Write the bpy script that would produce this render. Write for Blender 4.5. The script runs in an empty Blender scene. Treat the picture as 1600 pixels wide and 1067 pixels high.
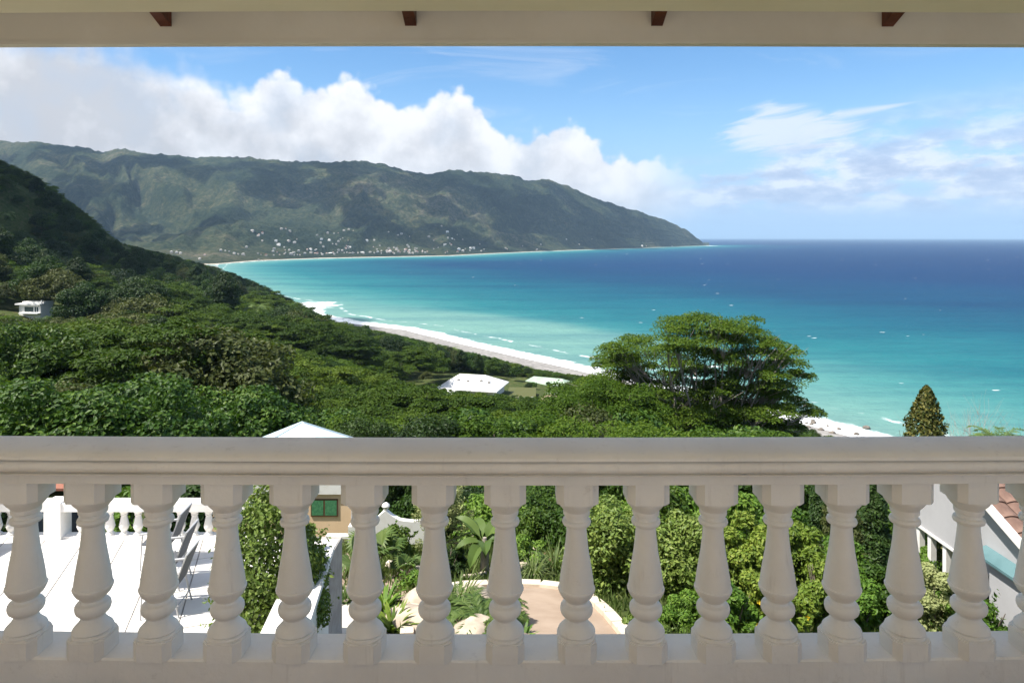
import bpy, math, random
import numpy as np
from mathutils import Vector

scene = bpy.context.scene
C = scene.collection
F = 1067.0            # focal length in photo pixels (24 mm lens, 1600 px wide frame)
HZ = 371.0            # row of the horizon in the photo
EYE = 80.0            # eye height above the sea, metres

# ------------------------------------------------------------------ camera
cam_d = bpy.data.cameras.new('camera')
cam = bpy.data.objects.new('camera', cam_d)
C.objects.link(cam)
cam.location = (0, 0, EYE)
cam.rotation_euler = (math.radians(90), 0, 0)
cam_d.sensor_width = 36.0
cam_d.lens = 36.0 * F / 1600.0
cam_d.shift_y = -(533.5 - HZ) / 1600.0
cam_d.clip_start = 0.05
cam_d.clip_end = 200000.0
scene.camera = cam

# ------------------------------------------------------------------ node helpers
def new_node(nt, kind, **kw):
    n = nt.nodes.new(kind)
    for k, v in kw.items():
        setattr(n, k, v)
    return n

class NB:
    """small expression builder for shader node trees"""
    def __init__(self, nt):
        self.nt = nt
    def link(self, src, sock):
        if hasattr(src, 'is_output'):
            self.nt.links.new(src, sock)
        else:
            sock.default_value = src
    def m(self, op, a, b=0.0, c=0.0, clamp=False):
        n = new_node(self.nt, 'ShaderNodeMath', operation=op, use_clamp=clamp)
        self.link(a, n.inputs[0]); self.link(b, n.inputs[1]); self.link(c, n.inputs[2])
        return n.outputs[0]
    def step(self, v, lo, hi, a=0.0, b=1.0):
        n = new_node(self.nt, 'ShaderNodeMapRange', interpolation_type='SMOOTHSTEP')
        self.link(v, n.inputs[0]); self.link(lo, n.inputs[1]); self.link(hi, n.inputs[2])
        self.link(a, n.inputs[3]); self.link(b, n.inputs[4])
        return n.outputs[0]
    def mix(self, f, a, b):
        n = new_node(self.nt, 'ShaderNodeMix', data_type='RGBA')
        self.link(f, n.inputs[0])
        self.link(a if hasattr(a, 'is_output') else (*a[:3], 1), n.inputs[6])
        self.link(b if hasattr(b, 'is_output') else (*b[:3], 1), n.inputs[7])
        return n.outputs[2]
    def mul(self, a, b):
        n = new_node(self.nt, 'ShaderNodeMix', data_type='RGBA', blend_type='MULTIPLY')
        n.inputs[0].default_value = 1.0
        self.link(a if hasattr(a, 'is_output') else (*a[:3], 1), n.inputs[6])
        self.link(b if hasattr(b, 'is_output') else (*b[:3], 1), n.inputs[7])
        return n.outputs[2]
    def noise(self, vec=None, scale=5.0, detail=4.0, rough=0.5, lac=2.0, dist=0.0, out=0, dim='3D'):
        n = new_node(self.nt, 'ShaderNodeTexNoise', noise_dimensions=dim)
        n.inputs['Scale'].default_value = scale
        n.inputs['Detail'].default_value = detail
        n.inputs['Roughness'].default_value = rough
        n.inputs['Lacunarity'].default_value = lac
        n.inputs['Distortion'].default_value = dist
        if vec is not None:
            self.nt.links.new(vec, n.inputs['Vector'])
        return n.outputs[out]
    def xyz(self, x, y, z):
        n = new_node(self.nt, 'ShaderNodeCombineXYZ')
        self.link(x, n.inputs[0]); self.link(y, n.inputs[1]); self.link(z, n.inputs[2])
        return n.outputs[0]
    def vscale(self, v, s):
        n = new_node(self.nt, 'ShaderNodeVectorMath', operation='MULTIPLY')
        self.nt.links.new(v, n.inputs[0]); n.inputs[1].default_value = s
        return n.outputs[0]
    def ramp(self, f, stops, interp='LINEAR'):
        n = new_node(self.nt, 'ShaderNodeValToRGB')
        cr = n.color_ramp
        cr.interpolation = interp
        while len(cr.elements) < len(stops):
            cr.elements.new(0.5)
        for e, (p, c) in zip(cr.elements, stops):
            e.position = p
            e.color = (*c[:3], 1)
        self.nt.links.new(f, n.inputs[0])
        return n.outputs[0]
    def curve(self, f, pts):
        n = new_node(self.nt, 'ShaderNodeFloatCurve')
        cv = n.mapping.curves[0]
        while len(cv.points) < len(pts):
            cv.points.new(0.5, 0.5)
        for p, (x, y) in zip(cv.points, pts):
            p.location = (x, y); p.handle_type = 'AUTO_CLAMPED'
        n.mapping.update()
        self.nt.links.new(f, n.inputs['Value'])
        return n.outputs[0]

# ------------------------------------------------------------------ sun direction
SUN_EL = math.radians(60.0)
sx, sy = -0.92, -0.39
sl = math.hypot(sx, sy)
SUN = Vector((sx / sl * math.cos(SUN_EL), sy / sl * math.cos(SUN_EL), math.sin(SUN_EL)))

# ------------------------------------------------------------------ world: daylight sky with a cloud bank
def px_angles(px, py):
    az = math.atan((px - 800) / F)
    return math.degrees(az), math.degrees(math.atan((HZ - py) / F * math.cos(az)))

world = bpy.data.worlds.new('World')
scene.world = world
world.use_nodes = True
world.cycles.sampling_method = 'MANUAL'
world.cycles.sample_map_resolution = 512
wt = world.node_tree
for n in list(wt.nodes):
    wt.nodes.remove(n)
w = NB(wt)
SKY_STRENGTH = 0.08
CLOUD = 0.475
sky = new_node(wt, 'ShaderNodeTexSky', sky_type='NISHITA')
sky.sun_disc = False
sky.sun_elevation = SUN_EL
sky.sun_rotation = math.atan2(SUN.x, SUN.y)
sky.altitude = 80
sky.air_density = 1.0
sky.dust_density = 0.35
sky.ozone_density = 2.5
tc = new_node(wt, 'ShaderNodeTexCoord')
D = tc.outputs['Generated']
sp = new_node(wt, 'ShaderNodeSeparateXYZ'); wt.links.new(D, sp.inputs[0])
az = w.m('MULTIPLY', w.m('ARCTAN2', sp.outputs[0], sp.outputs[1]), 57.29578)
el = w.m('MULTIPLY', w.m('ARCSINE', sp.outputs[2]), 57.29578)
azn = w.m('ADD', w.m('MULTIPLY', az, 1 / 90.0), 0.5)
tops = [(-60, -20), (0, 5), (110, 20), (180, 44), (240, 72), (320, 98), (372, 130), (400, 118), (438, 102), (478, 126), (515, 124), (550, 112),
        (590, 138), (650, 160), (680, 140), (706, 130), (740, 148), (772, 192), (815, 206), (848, 192), (890, 186), (930, 210),
        (975, 240), (1020, 242), (1060, 252), (1110, 272), (1170, 292), (1300, 320), (1600, 330)]
pts = []
for px, py in tops:
    a, e = px_angles(px, py)
    pts.append(((a / 90.0) + 0.5, e / 30.0))
top = w.m('MULTIPLY', w.curve(azn, pts), 30.0)
AE = w.xyz(az, el, 0.0)
n_big = w.noise(AE, 0.15, 5.0, 0.55, dim='2D')
n_puff = w.noise(AE, 0.42, 7.0, 0.56, dim='2D')
vor = new_node(wt, 'ShaderNodeTexVoronoi', feature='F1', voronoi_dimensions='2D')
wt.links.new(AE, vor.inputs['Vector'])
vor.inputs['Scale'].default_value = 0.62
vor.inputs['Detail'].default_value = 1.0
vor.inputs['Roughness'].default_value = 0.5
puffs = w.m('SUBTRACT', 0.42, vor.outputs['Distance'])
edge = w.m('ADD', w.m('MULTIPLY', w.m('SUBTRACT', n_puff, 0.5), 1.6), w.m('MULTIPLY', puffs, 1.1))
depth = w.m('ADD', w.m('SUBTRACT', top, el), edge)
softness = w.step(az, -30.0, -18.0, 3.6, 0.95)
bank = w.step(depth, 0.0, softness)
bank = w.m('MULTIPLY', bank, w.step(az, 9.0, 17.0, 1.0, 0.0))
# thinner broken parts of the bank on the left
thin = w.step(n_big, 0.25, 0.50, 0.84, 1.0)
bank = w.m('MULTIPLY', bank, thin)
# light and shade in the bank: bright crests, greyer body
crest = w.step(depth, 0.2, 5.5, 1.0, 0.0)
shade = w.m('ADD', w.m('MULTIPLY', crest, 0.55), w.m('MULTIPLY', w.m('SUBTRACT', n_puff, 0.36), 1.5))
shade = w.m('ADD', shade, w.m('MULTIPLY', w.m('SUBTRACT', n_big, 0.5), 1.5))
shade = w.m('ADD', shade, w.step(az, -36.0, -16.0, -0.28, 0.22), clamp=True)
bank_col = w.ramp(shade, [(0.0, (0.63, 0.64, 0.68)), (0.45, (0.78, 0.79, 0.83)), (0.8, (0.93, 0.94, 0.97)), (1.0, (1.0, 1.0, 1.0))])
# low grey-violet clouds over the open sea
st = w.vscale(AE, (1.0, 2.6, 1.0))
n_low = w.noise(st, 0.17, 6.0, 0.58, dim='2D')
lo_t = w.step(az, 10.0, 28.0, 0.42, 0.30)
low = w.step(n_low, lo_t, w.m('ADD', lo_t, 0.20))
low = w.m('MULTIPLY', low, w.step(el, 1.0, 3.0))
low = w.m('MULTIPLY', low, w.m('SUBTRACT', 1.0, w.step(el, 5.0, w.step(az, 15.0, 34.0, 6.8, 11.5))))
low = w.m('MULTIPLY', low, w.step(az, 8.0, 20.0, 0.35, 0.85))
low_col = w.ramp(w.noise(st, 0.3, 5.0, 0.6, dim='2D'), [(0.34, (0.48, 0.56, 0.76)), (0.50, (0.64, 0.71, 0.87)), (0.62, (0.90, 0.93, 0.98))])
# wispy high cloud
ra = math.radians(8)
ca, ce = px_angles(1235, 205)
dx = w.m('SUBTRACT', az, ca); dy = w.m('SUBTRACT', el, ce)
u = w.m('ADD', w.m('MULTIPLY', dx, math.cos(ra)), w.m('MULTIPLY', dy, math.sin(ra)))
v = w.m('SUBTRACT', w.m('MULTIPLY', dy, math.cos(ra)), w.m('MULTIPLY', dx, math.sin(ra)))
n_w = w.noise(w.xyz(w.m('MULTIPLY', u, 0.10), w.m('MULTIPLY', v, 0.55), 3.0), 2.2, 6.0, 0.62, 2.0, 0.6, dim='2D')
rr = w.m('ADD', w.m('POWER', w.m('MULTIPLY', u, 1 / 5.6), 2.0), w.m('POWER', w.m('MULTIPLY', w.m('ADD', v, w.m('MULTIPLY', u, 0.14)), 1 / 2.3), 2.0))
wisp = w.step(w.m('SUBTRACT', w.m('ADD', 1.0, w.m('MULTIPLY', w.m('SUBTRACT', n_w, 0.5), 2.4)), rr), 0.0, 0.9)
a1, e1 = px_angles(1300, 182); a2, e2 = px_angles(1452, 156)
tl = math.hypot(a2 - a1, e2 - e1); tx, ty = (a2 - a1) / tl, (e2 - e1) / tl
qx = w.m('SUBTRACT', az, a1); qy = w.m('SUBTRACT', el, e1)
qt = w.m('ADD', w.m('MULTIPLY', qx, tx), w.m('MULTIPLY', qy, ty))
qn = w.m('ABSOLUTE', w.m('SUBTRACT', w.m('MULTIPLY', qy, tx), w.m('MULTIPLY', qx, ty)))
tail = w.m('MULTIPLY', w.step(qn, 0.02, w.step(qt, 0.0, tl, 0.55, 0.10), 0.75, 0.0), w.m('MULTIPLY', w.step(qt, -0.5, 0.5), w.step(qt, tl * 0.55, tl, 1.0, 0.0)))
# faint high veil elsewhere
veil_n = w.noise(w.xyz(w.m('MULTIPLY', az, 0.03), w.m('MULTIPLY', el, 0.16), 1.0), 2.0, 5.0, 0.6, 2.0, 0.8, dim='2D')
veil = w.m('MULTIPLY', w.step(veil_n, 0.50, 0.75), 0.30)
wisp = w.m('MAXIMUM', w.m('MAXIMUM', w.m('MULTIPLY', wisp, 0.92), tail), veil)
hs = new_node(wt, 'ShaderNodeHueSaturation')
hs.inputs['Saturation'].default_value = 1.25
wt.links.new(sky.outputs[0], hs.inputs['Color'])
skyc = new_node(wt, 'ShaderNodeVectorMath', operation='SCALE')
wt.links.new(hs.outputs[0], skyc.inputs[0]); skyc.inputs['Scale'].default_value = SKY_STRENGTH
lowsky = w.mix(w.m('MULTIPLY', w.step(el, -1.0, 14.0, 1.0, 0.0), 0.85), skyc.outputs[0], (0.15, 0.255, 0.455))
col = w.mix(w.m('MULTIPLY', wisp, 0.85), lowsky, (0.86 * CLOUD, 0.90 * CLOUD, 0.97 * CLOUD))
# broken cumulus overhead, out of view, added for more and whiter skylight
dz_ = w.m('ADD', w.m('MAXIMUM', sp.outputs[2], 0.0), 0.12)
ov = w.noise(w.xyz(w.m('DIVIDE', sp.outputs[0], dz_), w.m('DIVIDE', sp.outputs[1], dz_), 0.0), 1.1, 4.0, 0.55, dim='2D')
hi = w.m('MULTIPLY', w.step(ov, 0.44, 0.58), w.step(el, 20.0, 34.0))
hi_col = w.ramp(ov, [(0.45, (0.95, 0.96, 1.0)), (0.70, (0.74, 0.75, 0.78))])
kc = (CLOUD, CLOUD, CLOUD)
col = w.mix(low, col, w.mul(low_col, kc))
col = w.mix(bank, col, w.mul(bank_col, kc))
col = w.mix(hi, col, w.mul(hi_col, kc))
bg = new_node(wt, 'ShaderNodeBackground')
wt.links.new(col, bg.inputs['Color'])
bg.inputs['Strength'].default_value = 1.0
# above 32 degrees only the overhead clouds (the bank's maths is skipped there)
bg2 = new_node(wt, 'ShaderNodeBackground')
wt.links.new(w.mix(hi, skyc.outputs[0], w.mul(hi_col, kc)), bg2.inputs['Color'])
mixw = new_node(wt, 'ShaderNodeMixShader')
wt.links.new(w.m('GREATER_THAN', el, 32.0), mixw.inputs[0])
wt.links.new(bg.outputs[0], mixw.inputs[1]); wt.links.new(bg2.outputs[0], mixw.inputs[2])
wo = new_node(wt, 'ShaderNodeOutputWorld')
wt.links.new(mixw.outputs[0], wo.inputs['Surface'])

# ------------------------------------------------------------------ sun lamp
sun_d = bpy.data.lights.new('sun', 'SUN')
sun_d.energy = 4.0
sun_d.angle = math.radians(0.53)
sun_d.color = (1.0, 0.95, 0.87)
sun = bpy.data.objects.new('sun', sun_d)
C.objects.link(sun)
sun.location = (0, 0, EYE + 60)
sun.rotation_euler = (-SUN).to_track_quat('-Z', 'Y').to_euler()

# ------------------------------------------------------------------ exposure and render settings
scene.view_settings.view_transform = 'Standard'
scene.view_settings.look = 'None'
scene.view_settings.exposure = 1.2
scene.view_settings.gamma = 1.0
scene.view_settings.use_curve_mapping = False
scene.render.engine = 'CYCLES'
scene.cycles.use_denoising = True
scene.cycles.max_bounces = 8
scene.cycles.diffuse_bounces = 5
scene.cycles.transparent_max_bounces = 32
scene.cycles.volume_bounces = 0
scene.cycles.caustics_reflective = False
scene.cycles.caustics_refractive = False

rng = np.random.default_rng(7)
random.seed(7)

# ------------------------------------------------------------------ geometry helpers
def P(px, py, Y):
    """world point seen at photo pixel (px, py) at distance Y in front of the balcony camera"""
    return np.array(((px - 800) / F * Y, Y, EYE - (py - HZ) / F * Y))

class Geo:
    def __init__(self):
        self.v = []; self.f = []; self.n = 0
    def add(self, v, f):
        v = np.asarray(v, float).reshape(-1, 3)
        self.v.append(v)
        if isinstance(f, np.ndarray):
            self.f.append(((f + self.n).ravel(), np.full(len(f), f.shape[1])))
        else:
            self.f.append((np.array([i + self.n for q in f for i in q], dtype=np.int64), np.array([len(q) for q in f], dtype=np.int64)))
        self.n += len(v)
        return self
    def box(self, lo, hi):
        x0, y0, z0 = lo; x1, y1, z1 = hi
        v = [(x0, y0, z0), (x1, y0, z0), (x1, y1, z0), (x0, y1, z0), (x0, y0, z1), (x1, y0, z1), (x1, y1, z1), (x0, y1, z1)]
        return self.add(v, [(0, 3, 2, 1), (4, 5, 6, 7), (0, 1, 5, 4), (1, 2, 6, 5), (2, 3, 7, 6), (3, 0, 4, 7)])
    def prism(self, poly, z0, z1):
        n = len(poly)
        v = [(x, y, z0) for x, y in poly] + [(x, y, z1) for x, y in poly]
        f = [tuple(range(n - 1, -1, -1)), tuple(range(n, 2 * n))]
        f += [(i, (i + 1) % n, n + (i + 1) % n, n + i) for i in range(n)]
        return self.add(v, f)
    def hull(self, bottom, topv):
        """closed solid between two 3-D polygons with equal numbers of corners"""
        n = len(bottom)
        v = list(bottom) + list(topv)
        f = [tuple(range(n - 1, -1, -1)), tuple(range(n, 2 * n))]
        f += [(i, (i + 1) % n, n + (i + 1) % n, n + i) for i in range(n)]
        return self.add(v, f)
    def lathe(self, prof, seg=32, cx=0.0, cy=0.0):
        v = []; f = []
        for z, r in prof:
            for k in range(seg):
                a = 2 * math.pi * k / seg
                v.append((cx + r * math.cos(a), cy + r * math.sin(a), z))
        for i in range(len(prof) - 1):
            for k in range(seg):
                a, b = i * seg + k, i * seg + (k + 1) % seg
                f.append((a, b, b + seg, a + seg))
        f.append(tuple(range(seg - 1, -1, -1)))
        f.append(tuple(range((len(prof) - 1) * seg, len(prof) * seg)))
        return self.add(v, f)
    def tube(self, path, radii, sides=6):
        path = [np.asarray(p, float) for p in path]
        if not hasattr(radii, '__len__'):
            radii = [radii] * len(path)
        v = []; f = []
        for i, p in enumerate(path):
            a = path[max(i - 1, 0)]; b = path[min(i + 1, len(path) - 1)]
            d = b - a; d = d / (np.linalg.norm(d) + 1e-9)
            ref = np.array((0, 0, 1.0)) if abs(d[2]) < 0.9 else np.array((1.0, 0, 0))
            s = np.cross(d, ref); s /= np.linalg.norm(s)
            t = np.cross(s, d)
            for k in range(sides):
                ang = 2 * math.pi * k / sides
                v.append(p + radii[i] * (math.cos(ang) * s + math.sin(ang) * t))
        for i in range(len(path) - 1):
            for k in range(sides):
                a, b = i * sides + k, i * sides + (k + 1) % sides
                f.append((a, b, b + sides, a + sides))
        f.append(tuple(range(sides - 1, -1, -1)))
        f.append(tuple(range((len(path) - 1) * sides, len(path) * sides)))
        return self.add(v, f)
    def leaves(self, pos, nor, length, width, r):
        n = len(pos)
        if n == 0:
            return self
        nor = nor / (np.linalg.norm(nor, axis=1, keepdims=True) + 1e-9)
        t = np.cross(nor, r.normal(size=(n, 3)))
        t /= (np.linalg.norm(t, axis=1, keepdims=True) + 1e-9)
        b = np.cross(nor, t)
        L = (np.broadcast_to(length, n) * r.uniform(0.7, 1.3, n))[:, None] * 0.5
        W = (np.broadcast_to(width, n) * r.uniform(0.7, 1.3, n))[:, None] * 0.5
        v = np.empty((n, 4, 3))
        v[:, 0] = pos - t * L; v[:, 1] = pos + b * W + t * L * 0.15 + nor * W * 0.25
        v[:, 2] = pos + t * L; v[:, 3] = pos - b * W + t * L * 0.15 + nor * W * 0.25
        f = np.arange(4 * n).reshape(n, 4)
        return self.add(v.reshape(-1, 3), f)
    def mesh(self, name, mat, smooth=False, angle=35):
        me = bpy.data.meshes.new(name)
        V = np.concatenate(self.v) if self.v else np.zeros((0, 3))
        L = np.concatenate([a for a, _ in self.f]); N = np.concatenate([b for _, b in self.f])
        me.vertices.add(len(V)); me.vertices.foreach_set('co', V.astype(np.float32).ravel())
        me.loops.add(len(L)); me.loops.foreach_set('vertex_index', L.astype(np.int32))
        me.polygons.add(len(N)); me.polygons.foreach_set('loop_start', (np.cumsum(N) - N).astype(np.int32))
        me.update(calc_edges=True)
        if mat is not None:
            me.materials.append(mat)
        me.polygons.foreach_set('use_smooth', [bool(smooth)] * len(me.polygons))
        if smooth:
            me.set_sharp_from_angle(angle=math.radians(angle))
        me.update()
        return me

def put(name, me, parent=None, loc=(0, 0, 0), rotz=0.0, scale=None, **props):
    o = bpy.data.objects.new(name, me)
    C.objects.link(o)
    o.location = loc
    o.rotation_euler = (0, 0, rotz)
    if scale is not None:
        o.scale = scale if hasattr(scale, '__len__') else (scale,) * 3
    if parent is not None:
        o.parent = parent
    for k, val in props.items():
        if val is not None:
            o[k] = val
    return o

def thing(name, label, category, loc=(0, 0, 0), rotz=0.0, group=None, scale=None):
    return put(name, None, None, loc, rotz, scale, label=label, category=category, group=group)

# ------------------------------------------------------------------ materials
def pmat(name, c1, c2=None, scale=3.0, rough=0.6, bump=0.0, bscale=None, spec=0.3, detail=6.0, coord='Object', lo=0.35, hi=0.65, metal=0.0):
    m = bpy.data.materials.new(name)
    m.use_nodes = True
    nt = m.node_tree
    b = NB(nt)
    bs = nt.nodes['Principled BSDF']
    bs.inputs['Roughness'].default_value = rough
    bs.inputs['Specular IOR Level'].default_value = spec
    bs.inputs['Metallic'].default_value = metal
    tcn = new_node(nt, 'ShaderNodeTexCoord')
    vec = tcn.outputs[coord]
    if c2 is not None:
        nz = b.noise(vec, scale, detail, 0.6)
        nt.links.new(b.mix(b.step(nz, lo, hi), c1, c2), bs.inputs['Base Color'])
    else:
        bs.inputs['Base Color'].default_value = (*c1, 1)
    if bump:
        bn = new_node(nt, 'ShaderNodeBump')
        bn.inputs['Strength'].default_value = bump
        bn.inputs['Distance'].default_value = 0.02
        nt.links.new(b.noise(vec, bscale or scale * 6, 5.0, 0.6), bn.inputs['Height'])
        nt.links.new(bn.outputs[0], bs.inputs['Normal'])
    return m

def leafmat(name, dark, mid, light, rough=0.5, trans=0.24, spec=0.22, objvar=0.35):
    m = bpy.data.materials.new(name)
    m.use_nodes = True
    nt = m.node_tree
    b = NB(nt)
    bs = nt.nodes['Principled BSDF']
    bs.inputs['Roughness'].default_value = rough
    bs.inputs['Specular IOR Level'].default_value = spec
    g = new_node(nt, 'ShaderNodeNewGeometry')
    oi = new_node(nt, 'ShaderNodeObjectInfo')
    f = b.m('ADD', b.m('MULTIPLY', g.outputs['Random Per Island'], 1.0 - objvar), b.m('MULTIPLY', oi.outputs['Random'], objvar))
    col = b.ramp(f, [(0.0, dark), (0.5, mid), (1.0, light)])
    nt.links.new(col, bs.inputs['Base Color'])
    tr = new_node(nt, 'ShaderNodeBsdfTranslucent')
    nt.links.new(b.mul(col, (1.25, 1.3, 0.55)), tr.inputs['Color'])
    mx = new_node(nt, 'ShaderNodeMixShader')
    mx.inputs[0].default_value = trans
    nt.links.new(bs.outputs[0], mx.inputs[1]); nt.links.new(tr.outputs[0], mx.inputs[2])
    out = nt.nodes['Material Output']
    nt.links.new(mx.outputs[0], out.inputs['Surface'])
    return m

M = {}
def old_paint():
    m = pmat('white_paint', (0.82, 0.785, 0.72), (0.76, 0.72, 0.655), 2.2, 0.55, 0.16, 30)
    nt = m.node_tree; b = NB(nt); bs = nt.nodes['Principled BSDF']
    src = bs.inputs['Base Color'].links[0].from_socket
    geo = new_node(nt, 'ShaderNodeNewGeometry'); pos = geo.outputs['Position']
    streak = b.step(b.noise(b.vscale(pos, (22.0, 22.0, 2.2)), 1.0, 5.0, 0.7), 0.56, 0.78)
    spots = b.step(b.noise(pos, 9.0, 6.0, 0.75), 0.60, 0.72)
    col = b.mix(b.m('MULTIPLY', streak, 0.30), src, (0.42, 0.38, 0.33))
    col = b.mix(b.m('MULTIPLY', spots, 0.28), col, (0.45, 0.40, 0.34))
    oi = new_node(nt, 'ShaderNodeObjectInfo')
    col = b.mul(col, b.mix(oi.outputs['Random'], (0.95, 0.945, 0.935), (1.0, 1.0, 1.0)))
    nt.links.new(col, bs.inputs['Base Color'])
    return m
M['white'] = old_paint()
M['cream'] = pmat('cream_plaster', (0.75, 0.70, 0.55), (0.70, 0.65, 0.50), 1.6, 0.7, 0.08, 30)
M['fascia'] = pmat('fascia_paint', (0.68, 0.63, 0.55), (0.62, 0.57, 0.49), 1.6, 0.65, 0.06, 30)
M['rafter'] = pmat('red_brown_timber', (0.13, 0.035, 0.018), (0.075, 0.022, 0.012), 7, 0.5, 0.2, 40)
M['redfloor'] = pmat('red_floor_tile', (0.42, 0.30, 0.20), (0.37, 0.26, 0.175), 4, 0.35, 0.05)
M['bounce'] = pmat('pale_bounce_tile', (0.70, 0.62, 0.51), (0.64, 0.57, 0.46), 2.0, 0.7)  # kept pale so the unseen rear floor reflects sunlight forward
M['interior'] = pmat('interior_plaster', (0.76, 0.70, 0.58), None, rough=0.8)
M['terrace'] = pmat('terrace_tile', (0.74, 0.72, 0.69), (0.66, 0.63, 0.59), 1.4, 0.5, 0.05, 30)
M['grout'] = pmat('tile_joint', (0.36, 0.34, 0.31), (0.28, 0.26, 0.24), 5, 0.9)
M['sunwhite'] = pmat('weathered_white_paint', (0.76, 0.74, 0.71), (0.66, 0.63, 0.58), 2.5, 0.6, 0.12, 20, lo=0.45, hi=0.8)
M['metal'] = pmat('grey_aluminium', (0.42, 0.42, 0.42), None, rough=0.35, spec=0.5)
M['sling'] = pmat('grey_mesh_fabric', (0.10, 0.105, 0.115), (0.075, 0.08, 0.09), 60, 0.8, 0.2, 200)
M['cushion'] = pmat('grey_cushion', (0.30, 0.30, 0.31), (0.26, 0.26, 0.27), 9, 0.9, 0.1)
M['black'] = pmat('black_weave', (0.018, 0.018, 0.02), (0.03, 0.03, 0.032), 40, 0.6, 0.3, 120)
M['bark'] = pmat('grey_brown_bark', (0.20, 0.165, 0.13), (0.10, 0.08, 0.06), 3, 0.9, 0.5, 12)
M['palebark'] = pmat('pale_bark', (0.36, 0.32, 0.27), (0.20, 0.17, 0.14), 2, 0.9, 0.4, 10)
M['twig'] = pmat('bare_twig', (0.34, 0.30, 0.27), (0.25, 0.22, 0.20), 2, 0.9)
M['peach'] = pmat('peach_wall', (0.74, 0.54, 0.35), (0.69, 0.50, 0.32), 1.0, 0.85, 0.1, 10)
M['palegrey'] = pmat('grey_white_wall', (0.40, 0.40, 0.41), (0.36, 0.36, 0.37), 0.9, 0.85, 0.1, 10)
M['roofblue'] = pmat('pale_blue_sheet_roof', (0.62, 0.74, 0.78), (0.56, 0.68, 0.73), 0.6, 0.4)
M['roofseam'] = pmat('roof_ridge_cap', (0.45, 0.55, 0.60), None, rough=0.5)
M['roofwhite'] = pmat('white_sheet_roof', (0.80, 0.79, 0.77), (0.72, 0.71, 0.69), 0.3, 0.5)
M['roofgreen'] = pmat('pale_green_sheet_roof', (0.34, 0.42, 0.33), (0.28, 0.35, 0.27), 0.3, 0.5)
M['roofpink'] = pmat('pink_tile_roof', (0.60, 0.42, 0.36), (0.52, 0.35, 0.30), 0.5, 0.8)
M['roofred'] = pmat('rust_red_roof', (0.30, 0.13, 0.09), (0.24, 0.10, 0.07), 0.5, 0.8)
M['rooftile'] = pmat('brown_roof_tile', (0.20, 0.125, 0.095), (0.14, 0.085, 0.065), 4, 0.8, 0.3, 25)
M['teal'] = pmat('teal_sheet', (0.085, 0.165, 0.18), (0.11, 0.20, 0.215), 2, 0.4)
M['brownframe'] = pmat('brown_window_frame', (0.10, 0.045, 0.025), None, rough=0.5)
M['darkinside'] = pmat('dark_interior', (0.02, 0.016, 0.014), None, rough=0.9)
M['greencurtain'] = pmat('green_curtain', (0.07, 0.22, 0.10), (0.04, 0.15, 0.07), 9, 0.8)
M['glass'] = pmat('window_glass', (0.05, 0.07, 0.08), None, rough=0.05, spec=0.8)
M['concrete'] = pmat('grey_concrete', (0.33, 0.32, 0.30), (0.24, 0.23, 0.22), 2.5, 0.9, 0.3, 20)
M['darkwall'] = pmat('dark_grey_render', (0.10, 0.10, 0.11), (0.07, 0.07, 0.08), 2.5, 0.9, 0.3, 20)
M['path'] = pmat('pale_path', (0.62, 0.56, 0.47), (0.52, 0.46, 0.38), 1.5, 0.9, 0.2, 20)
M['drive'] = pmat('tan_driveway', (0.36, 0.275, 0.205), (0.29, 0.215, 0.155), 0.9, 0.9, 0.25, 25)
M['kerb'] = pmat('pale_kerb', (0.62, 0.54, 0.43), (0.50, 0.43, 0.34), 3, 0.9, 0.2, 20)
M['boulder'] = pmat('beige_boulder', (0.50, 0.42, 0.32), (0.34, 0.28, 0.22), 2.5, 0.9, 0.6, 8)
M['villagewall'] = pmat('village_wall', (0.50, 0.47, 0.43), (0.36, 0.33, 0.30), 0.05, 0.9)
M['villageroof'] = pmat('village_roof', (0.60, 0.58, 0.55), (0.36, 0.34, 0.33), 0.02, 0.8)
M['rock'] = pmat('dark_shore_rock', (0.20, 0.17, 0.14), (0.11, 0.10, 0.09), 1.0, 0.9, 0.6, 4)
M['earth'] = pmat('reddish_earth', (0.24, 0.14, 0.08), (0.17, 0.11, 0.06), 1.5, 0.95, 0.4, 10)

M['leaf_mid'] = leafmat('broad_leaf_green', (0.012, 0.032, 0.005), (0.036, 0.077, 0.009), (0.105, 0.160, 0.020), objvar=0.65)
M['leaf_dark'] = leafmat('dark_leaf_green', (0.010, 0.024, 0.006), (0.022, 0.046, 0.009), (0.050, 0.088, 0.016), objvar=0.5)
M['leaf_olive'] = leafmat('olive_brown_leaf', (0.028, 0.040, 0.009), (0.058, 0.074, 0.018), (0.105, 0.116, 0.030), objvar=0.5)
M['leaf_bright'] = leafmat('bright_leaf_green', (0.040, 0.095, 0.010), (0.095, 0.180, 0.022), (0.190, 0.285, 0.045))
M['leaf_vine'] = leafmat('vine_leaf', (0.014, 0.042, 0.006), (0.046, 0.100, 0.012), (0.135, 0.205, 0.030))
M['leaf_umbrella'] = leafmat('feathery_leaf_green', (0.014, 0.034, 0.004), (0.042, 0.078, 0.007), (0.108, 0.155, 0.016), objvar=0.65, spec=0.12)
M['leaf_hero'] = leafmat('bright_feathery_leaf', (0.026, 0.060, 0.007), (0.060, 0.112, 0.012), (0.120, 0.178, 0.022), spec=0.1, trans=0.36)  # lighter leaf colour than the other feathery leaf
M['leaf_hedge'] = leafmat('small_hedge_leaf', (0.060, 0.105, 0.018), (0.140, 0.205, 0.040), (0.25, 0.30, 0.075), rough=0.45, spec=0.25)
M['leaf_yellow'] = leafmat('yellow_green_leaf', (0.058, 0.105, 0.012), (0.130, 0.195, 0.025), (0.245, 0.290, 0.050))
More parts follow.
